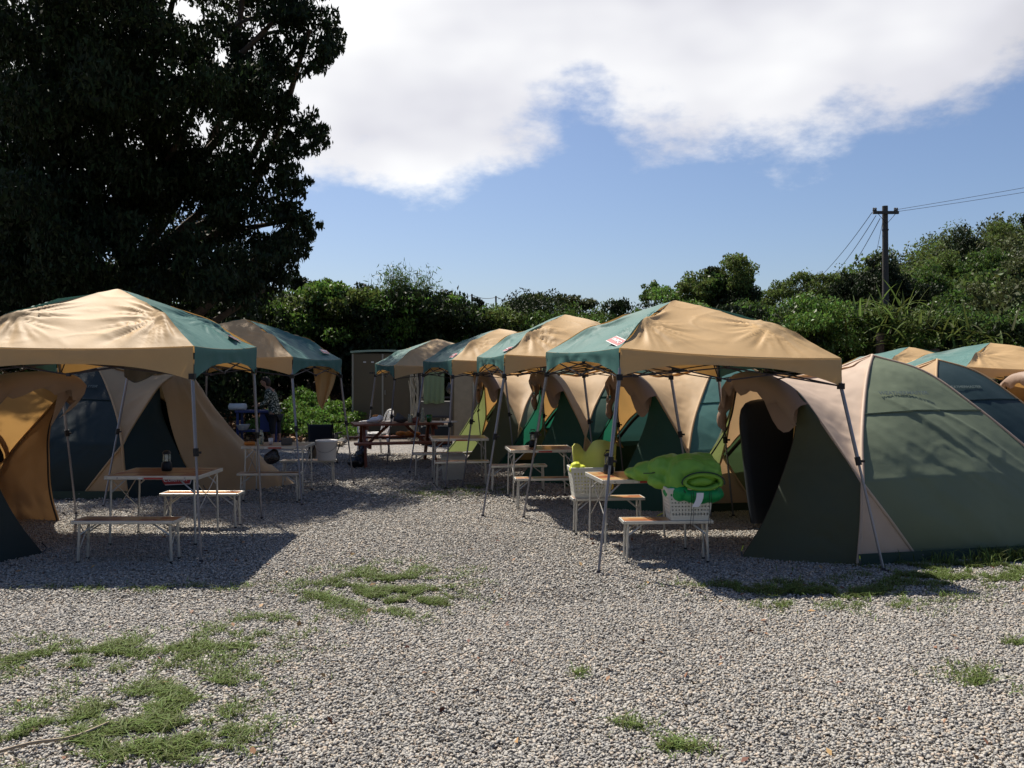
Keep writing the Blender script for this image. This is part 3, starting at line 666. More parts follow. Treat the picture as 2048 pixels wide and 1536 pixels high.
# ------------------------------------------------------------------ sheds, rack, picnic table and the rest of the yard's far end
r = empty('storage_cabinet', (-3.35, 21.9, 0), D(2), 'tall brown two door outdoor cabinet with pale green top behind the picnic table', 'cabinet')
MB().box((0, .45, 1.06), (1.50, .9, 2.08)).build('cabinet_body', 'shed', r, bevel=.01)
for x, w_ in ((-.36, .74), (.385, .71)):
    d_ = MB().box((x, -.012, 1.05), (w_, .02, 2.02)).build('door_panel', 'shed', r, bevel=.004)
    if x > 0: MB().tube([(x - .30, -.03, 1.15), (x - .30, -.06, 1.15), (x - .30, -.06, 1.05), (x - .30, -.03, 1.05)], .012, 6).build('door_handle', 'shed_trim', d_)
    else:
        for q in (-.08, .12): MB().box((x + q, -.025, 1.88), (.07, .008, .03)).build('vent', 'label_white', d_)
        for q in range(4): MB().box((x + .06 + q * .05, -.024, 1.60), (.032, .005, .035 + .01 * (q % 2))).build('painted_mark', 'mesh_black', d_)
q = MB()
for x in (-.745, .02, .745): q.box((x, -.028, 1.05), (.04, .03, 2.08))
q.build('trim_post', 'shed_trim', r)
MB().grid([[Vector((x, y, 2.10 + .05 * math.cos(x * 1.6))) for y in (-.06, .95)] for x in [-.80 + 1.6 * k / 12 for k in range(13)]] ).build('cabinet_top', 'shed_top', r).modifiers.new('t', 'SOLIDIFY').thickness = .05
r = empty('shower_cabinet', (-2.15, 22.6, 0), D(2), 'green topped narrow cabinet just right of the brown cabinet', 'cabinet')
MB().box((0, .4, 1.05), (.62, .8, 2.1)).build('cabinet_body', 'shed', r, bevel=.01)
MB().box((.26, -.01, 1.05), (.05, .03, 2.1)).build('trim_post', 'shed_trim', r)
MB().lathe([(.55, 0), (.50, .08), (.30, .17), (0, .20)], (0, .4, 2.1), n=16).build('cabinet_top', 'teal', r, smooth=True)
r = empty('tall_cabinet', (-.95, 20.4, 0), D(8), 'tan cabinet half hidden behind the canopy legs and the farthest right tent', 'cabinet')
MB().box((0, .4, 1.0), (.95, .8, 2.0)).build('cabinet_body', 'shed', r, bevel=.01)
for x in (-.22, .24): MB().box((x, -.012, 1.0), (.44, .02, 1.92)).build('door_panel', 'wood_grey' if x < 0 else 'shed', r, bevel=.004)
MB().box((.02, -.03, 1.0), (.035, .03, 1.95)).build('trim_post', 'shed_trim', r)
r = empty('drying_rack', (-1.72, 19.2, 0), D(3), 'dark steel rack carrying the green towel', 'rack')
q = MB()
for x in (-.36, .36):
    for y in (-.2, .2): q.tube([(x, y, 0), (x, y, 1.78)], .016, 6)
for z in (.62, 1.05, 1.76):
    q.tube([(-.36, -.2, z), (.36, -.2, z)], .014, 6); q.tube([(-.36, .2, z), (.36, .2, z)], .014, 6)
q.build('rack_frame', 'dark_truss', r); MB().box((0, 0, .78), (.74, .36, .38)).build('storage_bin', 'grey_cloth', r, bevel=.02)
MB().box((0, 0, .20), (.66, .36, .40)).build('storage_bin', 'mesh_black', r, bevel=.02)
tw = [[Vector((-.27 + .46 * i / 24, -.235 + .02 * math.sin(i * 1.1 + j * .1) * (.3 + j / 10), 1.78 - .095 * j - .012 * math.sin(i * .5) * j / 9)) for j in range(10)] for i in range(25)]
o = MB().grid(tw).build('towel', 'towel', smooth=True); o.location = (-1.70, 19.17, 0); o.modifiers.new('t', 'SOLIDIFY').thickness = .012
tag(o, 'faded green towel hanging from the dark rack', 'towel')
blob('hanging_pouch', 'bag_black', [((0, 0, 0), (.07, .05, .10)), ((0, 0, .09), (.04, .03, .06))], 'small black pouch hung beside the green towel', 'bag', loc=(-1.40, 18.9, 1.25), vox=.012)
q = MB()
for k in range(26):
    a = random.uniform(-.30, .22); b = random.uniform(-.25, .3); z = random.uniform(1.0, 2.0)
    q.tube([(a, random.uniform(-.1, .1), 0), ((a + b) / 2 + .05, 0, z * .5), (b, random.uniform(-.1, .1), z)], .010, 5)
o = q.build('cane_bundle', 'shed_trim'); o.location = (-2.22, 20.3, 0); tag(o, 'loose bundle of pale canes leaning between the cabinets', 'canes')

def pic(y0): pass
r = empty('picnic_table', (-2.05, 15.1, 0), D(16), 'red stained wooden picnic table with attached benches', 'picnic table')
q = MB()
for k in range(5): q.box((0, -.30 + .15 * k, .72), (1.55, .142, .035))
q.build('tabletop', 'redwood', r, bevel=.004)
for y in (-.72, .72):
    q = MB()
    for k in (-1, 1): q.box((0, y + k * .065, .43), (1.62, .122, .035))
    q.build('bench_seat', 'redwood', r, bevel=.004)
for x in (-.60, .60):
    for s in (-1, 1):
        R = Matrix.Rotation(s * D(27), 3, 'X'); MB().box((x, s * .36, .355), (.045, .10, .79), R=R).build('leg', 'redwood', r)
    MB().box((x + .047, 0, .39), (.045, 1.56, .09)).build('cross_beam', 'redwood', r); MB().box((x + .047, 0, .665), (.045, .70, .07)).build('cross_beam', 'redwood', r)
    s = -1 if x > 0 else 1
    MB().box((x + s * .26, 0, .52), (.045, .07, .58), R=Matrix.Rotation(s * D(48), 3, 'Y')).build('diagonal_brace', 'redwood', r)
def onpic(px, py, y): 
    p = W(px, py, y); return (p.x, p.y, .738)
blob('plastic_bag', 'white_plastic', [((0, 0, .05), (.13, .09, .05)), ((-.09, 0, .03), (.09, .07, .03)), ((.06, .02, .08), (.07, .06, .05))], 'white plastic bag on the picnic table', 'bag', loc=(-2.37, 14.86, .745), vox=.012, disp=.04, dsc=12)
blob('orange_packet', 'orange', [((0, 0, 0), (.07, .045, .028))], 'orange snack packet on top of the white bag', 'packet', loc=(-2.39, 14.93, .86), vox=.01, disp=.01)
blob('plastic_bag', 'grey_cloth', [((0, 0, .06), (.11, .09, .06)), ((-.02, 0, .12), (.05, .05, .05)), ((.07, .02, .05), (.07, .06, .05))], 'grey bag beside the white one on the picnic table', 'bag', loc=(-1.98, 15.0, .742), vox=.012, disp=.04, dsc=12)
small('jar', 'globe', MB().lathe([(.045, 0), (.05, .02), (.05, .10), (.04, .12), (.042, .14), (0, .14)]), (-1.80, 15.1, .74), 'clear jar between grey bag and bottle on the picnic table', 'jar', smooth=True)
small('sauce_pot', 'redwood', MB().lathe([(.055, 0), (.06, .02), (.06, .08), (.02, .09), (.0, .11)]), (-1.70, 15.0, .74), 'brown pot on the picnic table', 'pot', smooth=True)
small('glass_bottle', 'globe', MB().lathe([(.035, 0), (.037, .02), (.037, .15), (.014, .20), (.014, .25), (0, .25)]), (-1.60, 15.2, .74), 'tall clear bottle on the picnic table', 'bottle', smooth=True)
small('green_cup', 'green_glass', MB().lathe([(.045, 0), (.055, .13), (.05, .13), (.04, .01), (0, .01)]), (-1.48, 15.2, .74), 'dark green cup near the right end of the picnic table', 'cup', smooth=True)
o = MB().add([(-.17, -.12, 0), (.15, -.14, .004), (.30, .02, .012), (.12, .16, .01), (-.17, .14, .006)], [(0, 1, 2, 3, 4)]).build('white_sheet', 'label_white'); o.location = (-1.28, 15.22, .742); o.modifiers.new('t', 'SOLIDIFY').thickness = .02
tag(o, 'white board lying on the right end of the picnic table', 'board')
blob('orange_cloth', 'orange', [((-.12, 0, 0), (.10, .05, .045)), ((.02, 0, .0), (.10, .05, .05)), ((.16, 0, 0), (.09, .05, .04))], 'orange cloth bundled on the far picnic bench', 'cloth', loc=(-1.95, 15.84, .485), vox=.010, disp=.04, dsc=14)
blob('rubbish_bag', 'bag_black', [((0, 0, .10), (.17, .14, .10)), ((.06, 0, .20), (.10, .08, .09)), ((.10, 0, .30), (.05, .05, .08))], 'shiny black rubbish bag under the left end of the picnic table', 'rubbish bag', loc=(-2.66, 14.55, .0), vox=.014, disp=.07, dsc=9)

def plastic_chair(x, y, deg, label):
    r = empty('plastic_chair', (x, y, 0), D(deg), label, 'chair'); m = 'white_plastic'
    MB().grid([[Vector((-.22 + .44 * i / 6, -.22 + .44 * j / 6, .42 - .02 * math.sin(math.pi * i / 6))) for j in range(7)] for i in range(7)]).build('seat', m, r, smooth=True).modifiers.new('t', 'SOLIDIFY').thickness = .02
    rows = []
    q = MB()
    arch = spline([(-.20, .22, .42), (-.24, .30, .68), (-.17, .34, .83), (0, .36, .88), (.17, .34, .83), (.24, .30, .68), (.20, .22, .42)], 24)
    q.tube(arch, .020, 8)
    for x_ in (-.12, -.04, .04, .12): q.tube([(x_, .22, .42), (x_ * 1.1, .33, .70), (x_ * .8, .355, .87 - abs(x_) * .3)], .016, 6)
    q.build('backrest', m, r, smooth=True)
    for s in (-1, 1):
        MB().tube(spline([(s * .23, .30, .66), (s * .28, .10, .65), (s * .28, -.14, .64), (s * .26, -.22, .60), (s * .25, -.23, .42)], 16), .021, 8).build('armrest', m, r, smooth=True)
        for t_ in (-1, 1): MB().tube([(s * .21, t_ * .20, .42), (s * .26, t_ * .25, 0)], [.030, .018], 8).build('leg', m, r, smooth=True)
    return r
plastic_chair(-2.72, 16.7, -62, 'white plastic armchair behind the picnic table')
r = empty('camping_chair', (-3.34, 15.0, 0), D(-4), 'black mesh camping chair seen from behind, left of the picnic table', 'chair')
rows = [[Vector((-.21 + .42 * i / 10, -.10 - .05 * (j / 8) - .03 * math.sin(math.pi * i / 10), .36 + .36 * j / 8)) for j in range(9)] for i in range(11)]
o = MB().grid(rows).build('backrest', 'mesh_black', r, smooth=True); o.modifiers.new('t', 'SOLIDIFY').thickness = .015
rows = [[Vector((-.21 + .42 * i / 6, -.08 + .42 * j / 6, .36 - .03 * math.sin(math.pi * i / 6))) for j in range(7)] for i in range(7)]
MB().grid(rows).build('seat', 'mesh_black', r, smooth=True).modifiers.new('t', 'SOLIDIFY').thickness = .015
for s in (-1, 1):
    MB().tube([(s * .22, -.15, .74), (s * .22, -.07, .36), (s * .23, .12, 0)], .012, 6).build('frame_tube', 'black_pole', r)
    MB().tube([(s * .22, .34, .36), (s * .24, -.20, 0)], .012, 6).build('frame_tube', 'black_pole', r)
    MB().box((s * .26, .12, .55), (.045, .40, .02)).build('armrest', 'black_plastic', r, bevel=.005)
blob('brown_bag', 'wood_grey', [((0, 0, .22), (.08, .10, .22)), ((0, 0, .42), (.07, .08, .12))], 'tan bag standing left of the black camping chair', 'bag', loc=(-3.62, 15.4, 0), vox=.014)
# blue sink stand with can and basin
r = empty('sink_stand', (-5.75, 19.3, 0), D(4), 'blue stand for the wash basin at the left of the person', 'stand')
MB().box((0, 0, .74), (.95, .5, .05)).build('stand_top', 'blue', r, bevel=.01)
MB().box((0, 0, .30), (.80, .42, .04)).build('shelf', 'blue', r, bevel=.01); MB().box((.22, .05, .50), (.34, .34, .42)).build('side_box', 'blue', r, bevel=.01)
for x in (-.42, .42):
    for y in (-.2, .2): MB().box((x, y, .36), (.05, .05, .72)).build('leg', 'blue', r)
q = MB().tube([(-.38, 0, 0), (-.36, 0, 0), (.0, 0, 0), (.02, 0, 0)], [.05, .075, .075, .05], 16); o = q.build('rolled_mat', 'white_plastic', smooth=True)
o.location = (-6.0, 19.15, .845); tag(o, 'pale rolled mat lying on the blue stand', 'mat')
q = MB().lathe([(.10, 0), (.16, .12), (.165, .125), (.15, .12), (.09, .01), (0, .01)], n=20); o = q.build('basin', 'white_plastic', smooth=True)
o.location = (-6.05, 19.12, .325); tag(o, 'white basin on the lower shelf of the blue stand', 'basin')
# boards edging the yard, with blocks
for (x0, y0, x1, y1, lb) in ((-5.1, 20.9, -3.9, 20.4, 'weathered board edging the weeds'), (-4.6, 19.3, -3.7, 18.6, 'weathered plank lying nearer the black chair')):
    o = MB().tube([(x0, y0, .05), (x1, y1, .05)], .055, 4).build('edging_board', 'wood_grey'); tag(o, lb, 'board')
o = MB().box((0, 0, .08), (.2, .2, .16)).build('concrete_block', 'grey_cloth', bevel=.01); o.location = (-4.25, 20.2, 0); tag(o, 'grey block on the yard edge below the weeds', 'block')
blob('cable_coil', 'grey_cloth', [((0, 0, .05), (.24, .16, .05)), ((.12, .02, .08), (.1, .1, .06))], 'tangled grey hose heap by the cabinet foot', 'hose', loc=(-3.95, 19.2, 0), vox=.016, disp=.06, dsc=8)

# the person at the stand
def skin_body(name, mat, pts, edges, parent, sub=2):
    me = bpy.data.meshes.new(name); me.from_pydata([p[:3] for p in pts], edges, []); me.materials.append(M[mat])
    o = bpy.data.objects.new(name, me); COL.objects.link(o); o.parent = parent
    md = o.modifiers.new('skin', 'SKIN'); md.use_smooth_shade = True
    for i, p in enumerate(pts):
        sv = me.skin_vertices[0].data[i]; sv.radius = (p[3], p[4] if len(p) > 4 else p[3]); sv.use_root = (i == 0)
    ss = o.modifiers.new('sub', 'SUBSURF'); ss.levels = ss.render_levels = sub
    return o
pr = empty('person', (-5.42, 19.15, 0), 0, 'person in a patterned dark jacket bending over the blue stand', 'person')
# faces left (-x), stooping
skin_body('body', 'skin', [(.06, 0, .80, .12, .10), (.03, 0, 1.0, .11, .10), (-.02, 0, 1.18, .12, .10), (-.08, 0, 1.27, .05), (-.13, 0, 1.33, .052), (-.155, 0, 1.42, .082, .075), (-.15, 0, 1.48, .05),
    (.05, -.09, .74, .085), (.04, -.09, .42, .05), (.07, -.09, .10, .035), (-.02, -.09, .04, .035), (-.10, -.09, .03, .03),
    (.09, .09, .74, .085), (.12, .09, .42, .05), (.16, .09, .10, .035), (.07, .09, .04, .035), (-.01, .09, .03, .03),
    (-.03, -.16, 1.17, .05), (-.06, -.19, .95, .042), (-.26, -.15, .88, .032), (-.33, -.14, .87, .03),
    (-.03, .16, 1.17, .05), (-.08, .19, .95, .042), (-.28, .15, .90, .032), (-.35, .14, .89, .03)],
    [(0, 1), (1, 2), (2, 3), (3, 4), (4, 5), (5, 6), (0, 7), (7, 8), (8, 9), (9, 10), (10, 11), (0, 12), (12, 13), (13, 14), (14, 15), (15, 16), (2, 17), (17, 18), (18, 19), (19, 20), (2, 21), (21, 22), (22, 23), (23, 24)], pr)
for s in (-1, 1):
    for k in range(5):
        y = s * .145 + (k - 2) * .014 if k else s * .145 - s * .03
        o = skin_body('finger', 'skin', [(-.34, y, .875, .009), (-.385 + (.02 if k in (0, 4) else 0), y, .868, .008), (-.40 + (.03 if k == 0 else .01 * abs(k - 2)), y, .845, .007)], [(0, 1), (1, 2)], pr, 1)
mb = MB(); mb.ell((-.150, 0, 1.405), (.088, .074, .108), 16, 12); mb.ell((-.240, 0, 1.40), (.018, .013, .020), 8, 6); mb.ell((-.215, 0, 1.355), (.022, .028, .012), 8, 6)
for s in (-1, 1): mb.ell((-.145, s * .078, 1.40), (.018, .010, .026), 8, 6)
mb.build('head', 'skin', pr, smooth=True)
mb = MB()
for s in (-1, 1): mb.ell((-.226, s * .028, 1.42), (.008, .012, .007), 8, 6)
mb.build('eye', 'black_plastic', pr, smooth=True)
blob('hair', 'hair', [((-.125, 0, 1.45), (.095, .088, .075)), ((-.07, 0, 1.39), (.06, .085, .10)), ((-.15, 0, 1.47), (.09, .075, .05))], parent=pr, vox=.010, disp=.02, dsc=20)
skin_body('jacket', 'jacket', [(.07, 0, .62, .185, .15), (.06, 0, .80, .17, .14), (.04, 0, 1.0, .155, .13), (-.01, 0, 1.17, .15, .12), (-.07, 0, 1.25, .075),
    (-.03, -.17, 1.16, .075), (-.055, -.20, .95, .062), (-.22, -.16, .89, .045), (-.03, .17, 1.16, .075), (-.075, .20, .95, .062), (-.24, .16, .91, .045)],
    [(0, 1), (1, 2), (2, 3), (3, 4), (3, 5), (5, 6), (6, 7), (3, 8), (8, 9), (9, 10)], pr)
skin_body('trousers', 'trousers', [(.07, 0, .68, .15, .12), (.05, -.09, .60, .105), (.045, -.09, .40, .075), (.06, -.09, .22, .06), (.09, .09, .60, .105), (.12, .09, .40, .075), (.14, .09, .22, .06)],
    [(0, 1), (1, 2), (2, 3), (0, 4), (4, 5), (5, 6)], pr)
# tan cloth hanging from the farther left canopy
cl = [[Vector((-.17 + .34 * i / 14 * (1 - .55 * (j / 12) ** 1.5) + .05 * (j / 12), .03 * math.sin(i * .9 + j * .15), -.62 * j / 12 * (1 - .25 * abs(i / 7 - 1)))) for j in range(13)] for i in range(15)]
o = MB().grid(cl).build('hanging_cloth', 'tan', smooth=True); o.location = W(650, 733, 12.2); o.modifiers.new('t', 'SOLIDIFY').thickness = .006
tag(o, 'tan cloth strip hanging from the canopy edge beside the cabinets', 'cloth')
cl = [[Vector((-.20 + .40 * i / 14, .02 * math.sin(i * .9), .10 - .008 * i - (.16 + .10 * math.sin(i * .3)) * j / 6 * (1 - i / 18))) for j in range(7)] for i in range(15)]
o = MB().grid(cl).build('hanging_cloth', 'grey_cloth', smooth=True); o.location = W(285, 742, 9.3); o.modifiers.new('t', 'SOLIDIFY').thickness = .006
tag(o, 'dark cloth corner hanging under the near left canopy', 'cloth')

# ------------------------------------------------------------------ utility poles and wires
def upole(x, y, h, r0, label, arm=True):
    r = empty('utility_pole', (x, y, 0), 0, label, 'utility pole')
    MB().tube([(0, 0, 0), (-.05, 0, h)], [r0, r0 * .78], 12).build('pole', 'creosote', r)
    if arm:
        MB().box((-.08, -.14, h - .28), (.98, .10, .11)).build('crossarm', 'creosote', r)
        for q in (-.5, -.42, .32, .40): MB().lathe([(.03, 0), (.05, .03), (.03, .06), (.045, .09), (.02, .13)], (q - .05, -.14, h - .22), 10).build('insulator', 'grey_cloth', r)
        MB().tube([(-.4, -.14, h - .3), (-.03, -.1, h - .72), (.32, -.14, h - .3)], .012, 5).build('arm_brace', 'dark_truss', r)
        MB().lathe([(r0 * .95, 0), (r0 * .95, .05)], (-.04, 0, h - .95), 12).build('band', 'dark_truss', r)
    return r
T = W(1770, 412, 33); upole(T.x + .05, 33, T.z, .135, 'wooden utility pole standing above the woods on the right')
def wire(a, b, sag, label, r_=.008):
    P = [Vector(a).lerp(Vector(b), k / 30) - Vector((0, 0, sag * 4 * (k / 30) * (1 - k / 30))) for k in range(31)]
    o = MB().tube([p - Vector(a) for p in P], r_, 4).build('power_line', 'dark_truss'); o.location = a; return tag(o, label, 'wire', 'overhead wires')
wire(W(1788, 420, 33), W(2300, 328, 30), .04, 'upper wire running right from the tall pole')
wire(W(1788, 424, 33), W(2300, 340, 30), .06, 'lower wire running right from the tall pole')
for k, (x1, y1, lb) in enumerate(((1560, 600, 'outermost wire descending left from the tall pole'), (1590, 605, 'middle wire descending left from the tall pole'), (1622, 610, 'innermost wire descending left from the tall pole'))):
    wire(W(1744 + k * 8, 425 + k * 6, 33), W(x1, y1, 60), .8, lb, .014)
wire(W(1766, 440, 33), W(1742, 560, 36), .0, 'steep stay wire left of the tall pole')
for px, pt, lb in ((945, 588, 'thin distant pole above the hedge, left of two'), (993, 592, 'thin distant pole above the hedge, right of two')):
    T = W(px, pt, 70); upole(T.x, 70, T.z, .09, lb, False)
a, b, c_, d_ = W(880, 597, 70), W(945, 590, 70), W(993, 594, 70), W(1060, 606, 70)
wire(a, b, .15, 'distant wire left of the two thin poles', .02); wire(b, c_, .2, 'distant wire strung between the two thin poles', .02); wire(c_, d_, .2, 'distant wire right of the two thin poles', .02)

# ------------------------------------------------------------------ ground
def ground_material():
    mt = bpy.data.materials.new('gravel_ground'); mt.use_nodes = True; t = mt.node_tree; b = t.nodes['Principled BSDF']
    tcn = t.nodes.new('ShaderNodeTexCoord'); b.inputs['Roughness'].default_value = .85; b.inputs['Specular IOR Level'].default_value = .2
    v = t.nodes.new('ShaderNodeTexVoronoi'); v.inputs['Scale'].default_value = 38; t.links.new(tcn.outputs['Object'], v.inputs['Vector'])
    sep = t.nodes.new('ShaderNodeSeparateColor'); t.links.new(v.outputs['Color'], sep.inputs[0])
    cr = t.nodes.new('ShaderNodeValToRGB'); t.links.new(sep.outputs[0], cr.inputs[0])
    for i, (p, c) in enumerate([(0, (.12, .115, .11)), (.35, (.22, .21, .20)), (.6, (.30, .285, .27)), (.8, (.38, .36, .33)), (1, (.30, .24, .19))]):
        el = cr.color_ramp.elements[0] if i == 0 else (cr.color_ramp.elements[-1] if i == 4 else cr.color_ramp.elements.new(p)); el.position = p; el.color = (*c, 1)
    n = noise_node(.55, 5, .6, tcn.outputs['Object'], t)
    hs = t.nodes.new('ShaderNodeHueSaturation'); t.links.new(cr.outputs[0], hs.inputs['Color']); t.links.new(math_node('MULTIPLY_ADD', n, .7, .62, tree=t), hs.inputs['Value'])
    # beyond the yard the sheet is soil and leaf mould
    sp_ = t.nodes.new('ShaderNodeSeparateXYZ'); t.links.new(tcn.outputs['Object'], sp_.inputs[0])
    f = math_node('MULTIPLY_ADD', math_node('ADD', sp_.outputs[1], math_node('MULTIPLY', noise_node(.8, 4, .6, tcn.outputs['Object'], t), 3, tree=t), tree=t), .7, -14.6, clamp=True, tree=t)
    mx_ = t.nodes.new('ShaderNodeMixRGB'); t.links.new(f, mx_.inputs[0]); t.links.new(hs.outputs[0], mx_.inputs[1]); mx_.inputs[2].default_value = (.09, .06, .04, 1)
    t.links.new(mx_.outputs[0], b.inputs['Base Color'])
    bn = t.nodes.new('ShaderNodeBump'); bn.inputs['Strength'].default_value = 1; bn.inputs['Distance'].default_value = .03; bn.invert = True
    t.links.new(v.outputs['Distance'], bn.inputs['Height']); t.links.new(bn.outputs[0], b.inputs['Normal'])
    return mt
M['ground'] = ground_material()
mb = MB(); xs = [-400, -60, -30] + [x for x in range(-20, 26, 2)] + [40, 60, 400]; ys = [-60, -10] + [y * 1.0 for y in range(0, 32, 2)] + [40, 60, 90, 900]
mb.grid([[Vector((x, y, -.012 if True else 0)) for y in ys] for x in xs]); g_ = mb.build('ground', 'ground', smooth=True); tag(g_, kind='structure')

def rotmats(n, tilt=None):
    a = RNG.uniform(0, 2 * np.pi, (n, 3))
    if tilt is not None: a[:, 1] = RNG.normal(0, tilt, n); a[:, 0] = RNG.normal(0, tilt, n)
    cx, sx, cy, sy, cz, sz = np.cos(a[:, 0]), np.sin(a[:, 0]), np.cos(a[:, 1]), np.sin(a[:, 1]), np.cos(a[:, 2]), np.sin(a[:, 2])
    R = np.empty((n, 3, 3)); R[:, 0, 0] = cz * cy; R[:, 0, 1] = cz * sy * sx - sz * cx; R[:, 0, 2] = cz * sy * cx + sz * sx
    R[:, 1, 0] = sz * cy; R[:, 1, 1] = sz * sy * sx + cz * cx; R[:, 1, 2] = sz * sy * cx - cz * sx; R[:, 2, 0] = -sy; R[:, 2, 1] = cy * sx; R[:, 2, 2] = cy * cx
    return R
cube = np.array([[x, y, z] for x in (-1, 1) for y in (-1, 1) for z in (-1, 1)], float)
cubeF = np.array([(0, 1, 3, 2), (4, 6, 7, 5), (0, 4, 5, 1), (2, 3, 7, 6), (0, 2, 6, 4), (1, 5, 7, 3)])
def stones(n, ymin, ymax, s0, s1, k=.72):
    u = RNG.uniform(0, 1, n); y = np.sqrt(ymin ** 2 + u * (ymax ** 2 - ymin ** 2)); x = RNG.uniform(-k, k, n) * y * RNG.uniform(.78, 1.12, n)
    s = s0 + (s1 - s0) * RNG.beta(1.6, 3, n)
    v = cube[None] * np.stack([np.ones(n), RNG.uniform(.6, .95, n), RNG.uniform(.26, .6, n)], 1)[:, None, :]
    v = v * RNG.uniform(.42, 1.0, (n, 8, 3)) * s[:, None, None]
    v = np.einsum('nij,nkj->nki', rotmats(n, .45), v)
    v += np.stack([x, y, RNG.uniform(-.006, .010, n) + s * .10], 1)[:, None, :]
    return v.reshape(-1, 3), (cubeF[None] + (np.arange(n) * 8)[:, None, None]).reshape(-1, 4)
M['stone'] = bpy.data.materials.new('stone'); M['stone'].use_nodes = True; t = M['stone'].node_tree; b = t.nodes['Principled BSDF']; b.inputs['Roughness'].default_value = .8; b.inputs['Specular IOR Level'].default_value = .25
gi = t.nodes.new('ShaderNodeNewGeometry'); cr = t.nodes.new('ShaderNodeValToRGB'); t.links.new(gi.outputs['Random Per Island'], cr.inputs[0])
for i, (p, c) in enumerate([(0, (.205, .20, .19)), (.16, (.26, .25, .235)), (.34, (.31, .295, .27)), (.52, (.37, .35, .315)), (.68, (.41, .385, .35)), (.80, (.38, .33, .26)), (.91, (.40, .32, .25)), (1, (.48, .455, .41))]):
    el = cr.color_ramp.elements[0] if i == 0 else (cr.color_ramp.elements[-1] if i == 7 else cr.color_ramp.elements.new(p)); el.position = p; el.color = (*c, 1)
tcn = t.nodes.new('ShaderNodeTexCoord'); hs = t.nodes.new('ShaderNodeHueSaturation'); t.links.new(cr.outputs[0], hs.inputs['Color'])
t.links.new(math_node('MULTIPLY_ADD', noise_node(.7, 5, .65, tcn.outputs['Object'], t), .6, .72, tree=t), hs.inputs['Value']); dm_ = t.nodes.new('ShaderNodeMixRGB'); t.links.new(math_node('MULTIPLY_ADD', noise_node(.45, 6, .7, tcn.outputs['Object'], t), 1.8, -.78, clamp=True, tree=t), dm_.inputs[0])   # dusty brown patches
t.links.new(hs.outputs[0], dm_.inputs[1]); dm_.inputs[2].default_value = (.33, .318, .295, 1); t.links.new(dm_.outputs[0], b.inputs['Base Color'])
A = stones(300000, 2.6, 6.0, .0045, .0150, .90); B = stones(300000, 6.0, 10.5, .006, .0155, .82); C_ = stones(80000, 10.5, 17, .011, .021, .52)
V = np.concatenate([A[0], B[0], C_[0]]); F = np.concatenate([A[1], B[1] + len(A[0]), C_[1] + len(A[0]) + len(B[0])])
tag(npmesh('gravel', V, F, 'stone'), 'grey crushed gravel covering the yard', 'gravel', kind='stuff')

# grass
def blades(P, h0, h1, wd, lean=.9, droop=True):
    n = len(P); a = RNG.uniform(0, 2 * np.pi, n); h = RNG.uniform(h0, h1, n); ln = RNG.uniform(.2, lean, n) * h; w_ = RNG.uniform(.6, 1.2, n) * wd
    d = np.stack([np.cos(a), np.sin(a), np.zeros(n)], 1); s = np.stack([-np.sin(a), np.cos(a), np.zeros(n)], 1)
    base = P; mid = P + d * (ln * .4)[:, None] + np.array([0, 0, 1]) * (h * .65)[:, None]; tip = P + d * ln[:, None] * 1.3 + np.array([0, 0, 1]) * (h * (.85 if droop else 1))[:, None]
    V = np.stack([base - s * (w_ * .5)[:, None], base + s * (w_ * .5)[:, None], mid + s * (w_ * .55)[:, None], mid - s * (w_ * .55)[:, None], tip, tip + s * (w_ * .08)[:, None]], 1)
    F = np.array([[0, 1, 2, 3], [3, 2, 5, 4]])[None] + (np.arange(n) * 6)[:, None, None]
    return V.reshape(-1, 3), F.reshape(-1, 4)
def patch_pts(specs):
    out = []
    for cx, cy, rx, ry, n in specs:
        k = int(n * 4.6); a = RNG.normal(0, .62, (k, 2)); x = cx + a[:, 0] * rx; y = cy + a[:, 1] * ry
        keep = np.array([noise.noise(Vector((x[i] * 4.5, y[i] * 4.5, 0))) + .6 * noise.noise(Vector((x[i] * 12, y[i] * 12, 7))) for i in range(k)]) > .06
        x, y = x[keep], y[keep]
        out.append(np.stack([x, y, np.full(len(x), .008)], 1))
    return np.concatenate(out)
def gp(px, py): p = G(px, py); return p.x, p.y
specs = []
for px, py, rx, ry, n in ((760, 1175, .50, .60, 3000), (790, 1200, .4, .4, 1200), (655, 1192, .13, .14, 200), (850, 1205, .2, .3, 350), (330, 1178, .9, .12, 350), (1700, 1190, .62, .34, 2200), (1540, 1178, .55, .16, 900), (1950, 1145, .7, .42, 2600), (2120, 1140, .6, .5, 1500), (1850, 1160, .4, .2, 600),
     (1560, 1215, .15, .12, 120), (90, 1320, .75, .26, 1500), (290, 1300, .45, .22, 800), (480, 1290, .35, .3, 700), (520, 1250, .3, .16, 300), (400, 1380, .28, .25, 900), (240, 1440, .42, .30, 1900), (330, 1490, .32, .22, 900), (420, 1470, .15, .18, 250), (120, 1480, .3, .2, 500),
     (1345, 1496, .12, .08, 170), (1260, 1455, .08, .10, 60), (1950, 1355, .17, .18, 150), (1975, 1375, .09, .08, 80), (2045, 1295, .08, .08, 90), (1160, 1350, .05, .06, 25), (960, 980, .6, .5, 700), (840, 990, .4, .4, 300)):
    x, y = gp(px, py); specs.append((x, y, rx, ry, n))
V, F = blades(patch_pts(specs), .008, .036, .0045, 2.2)
V2, F2 = blades(patch_pts([(q[0], q[1], q[2], q[3], q[4] * .10) for q in specs]), .025, .055, .005, 2.6); F = np.concatenate([F, F2 + len(V)]); V = np.concatenate([V, V2])
tag(npmesh('grass', V, F, 'grass'), 'thin grass growing through the gravel', 'grass', kind='stuff')
x, y = gp(1995, 1120); P = patch_pts([(x - .1, y, .6, .22, 420), (x + .5, y + .2, .6, .3, 400)]); V, F = blades(P, .05, .15, .006, .9)
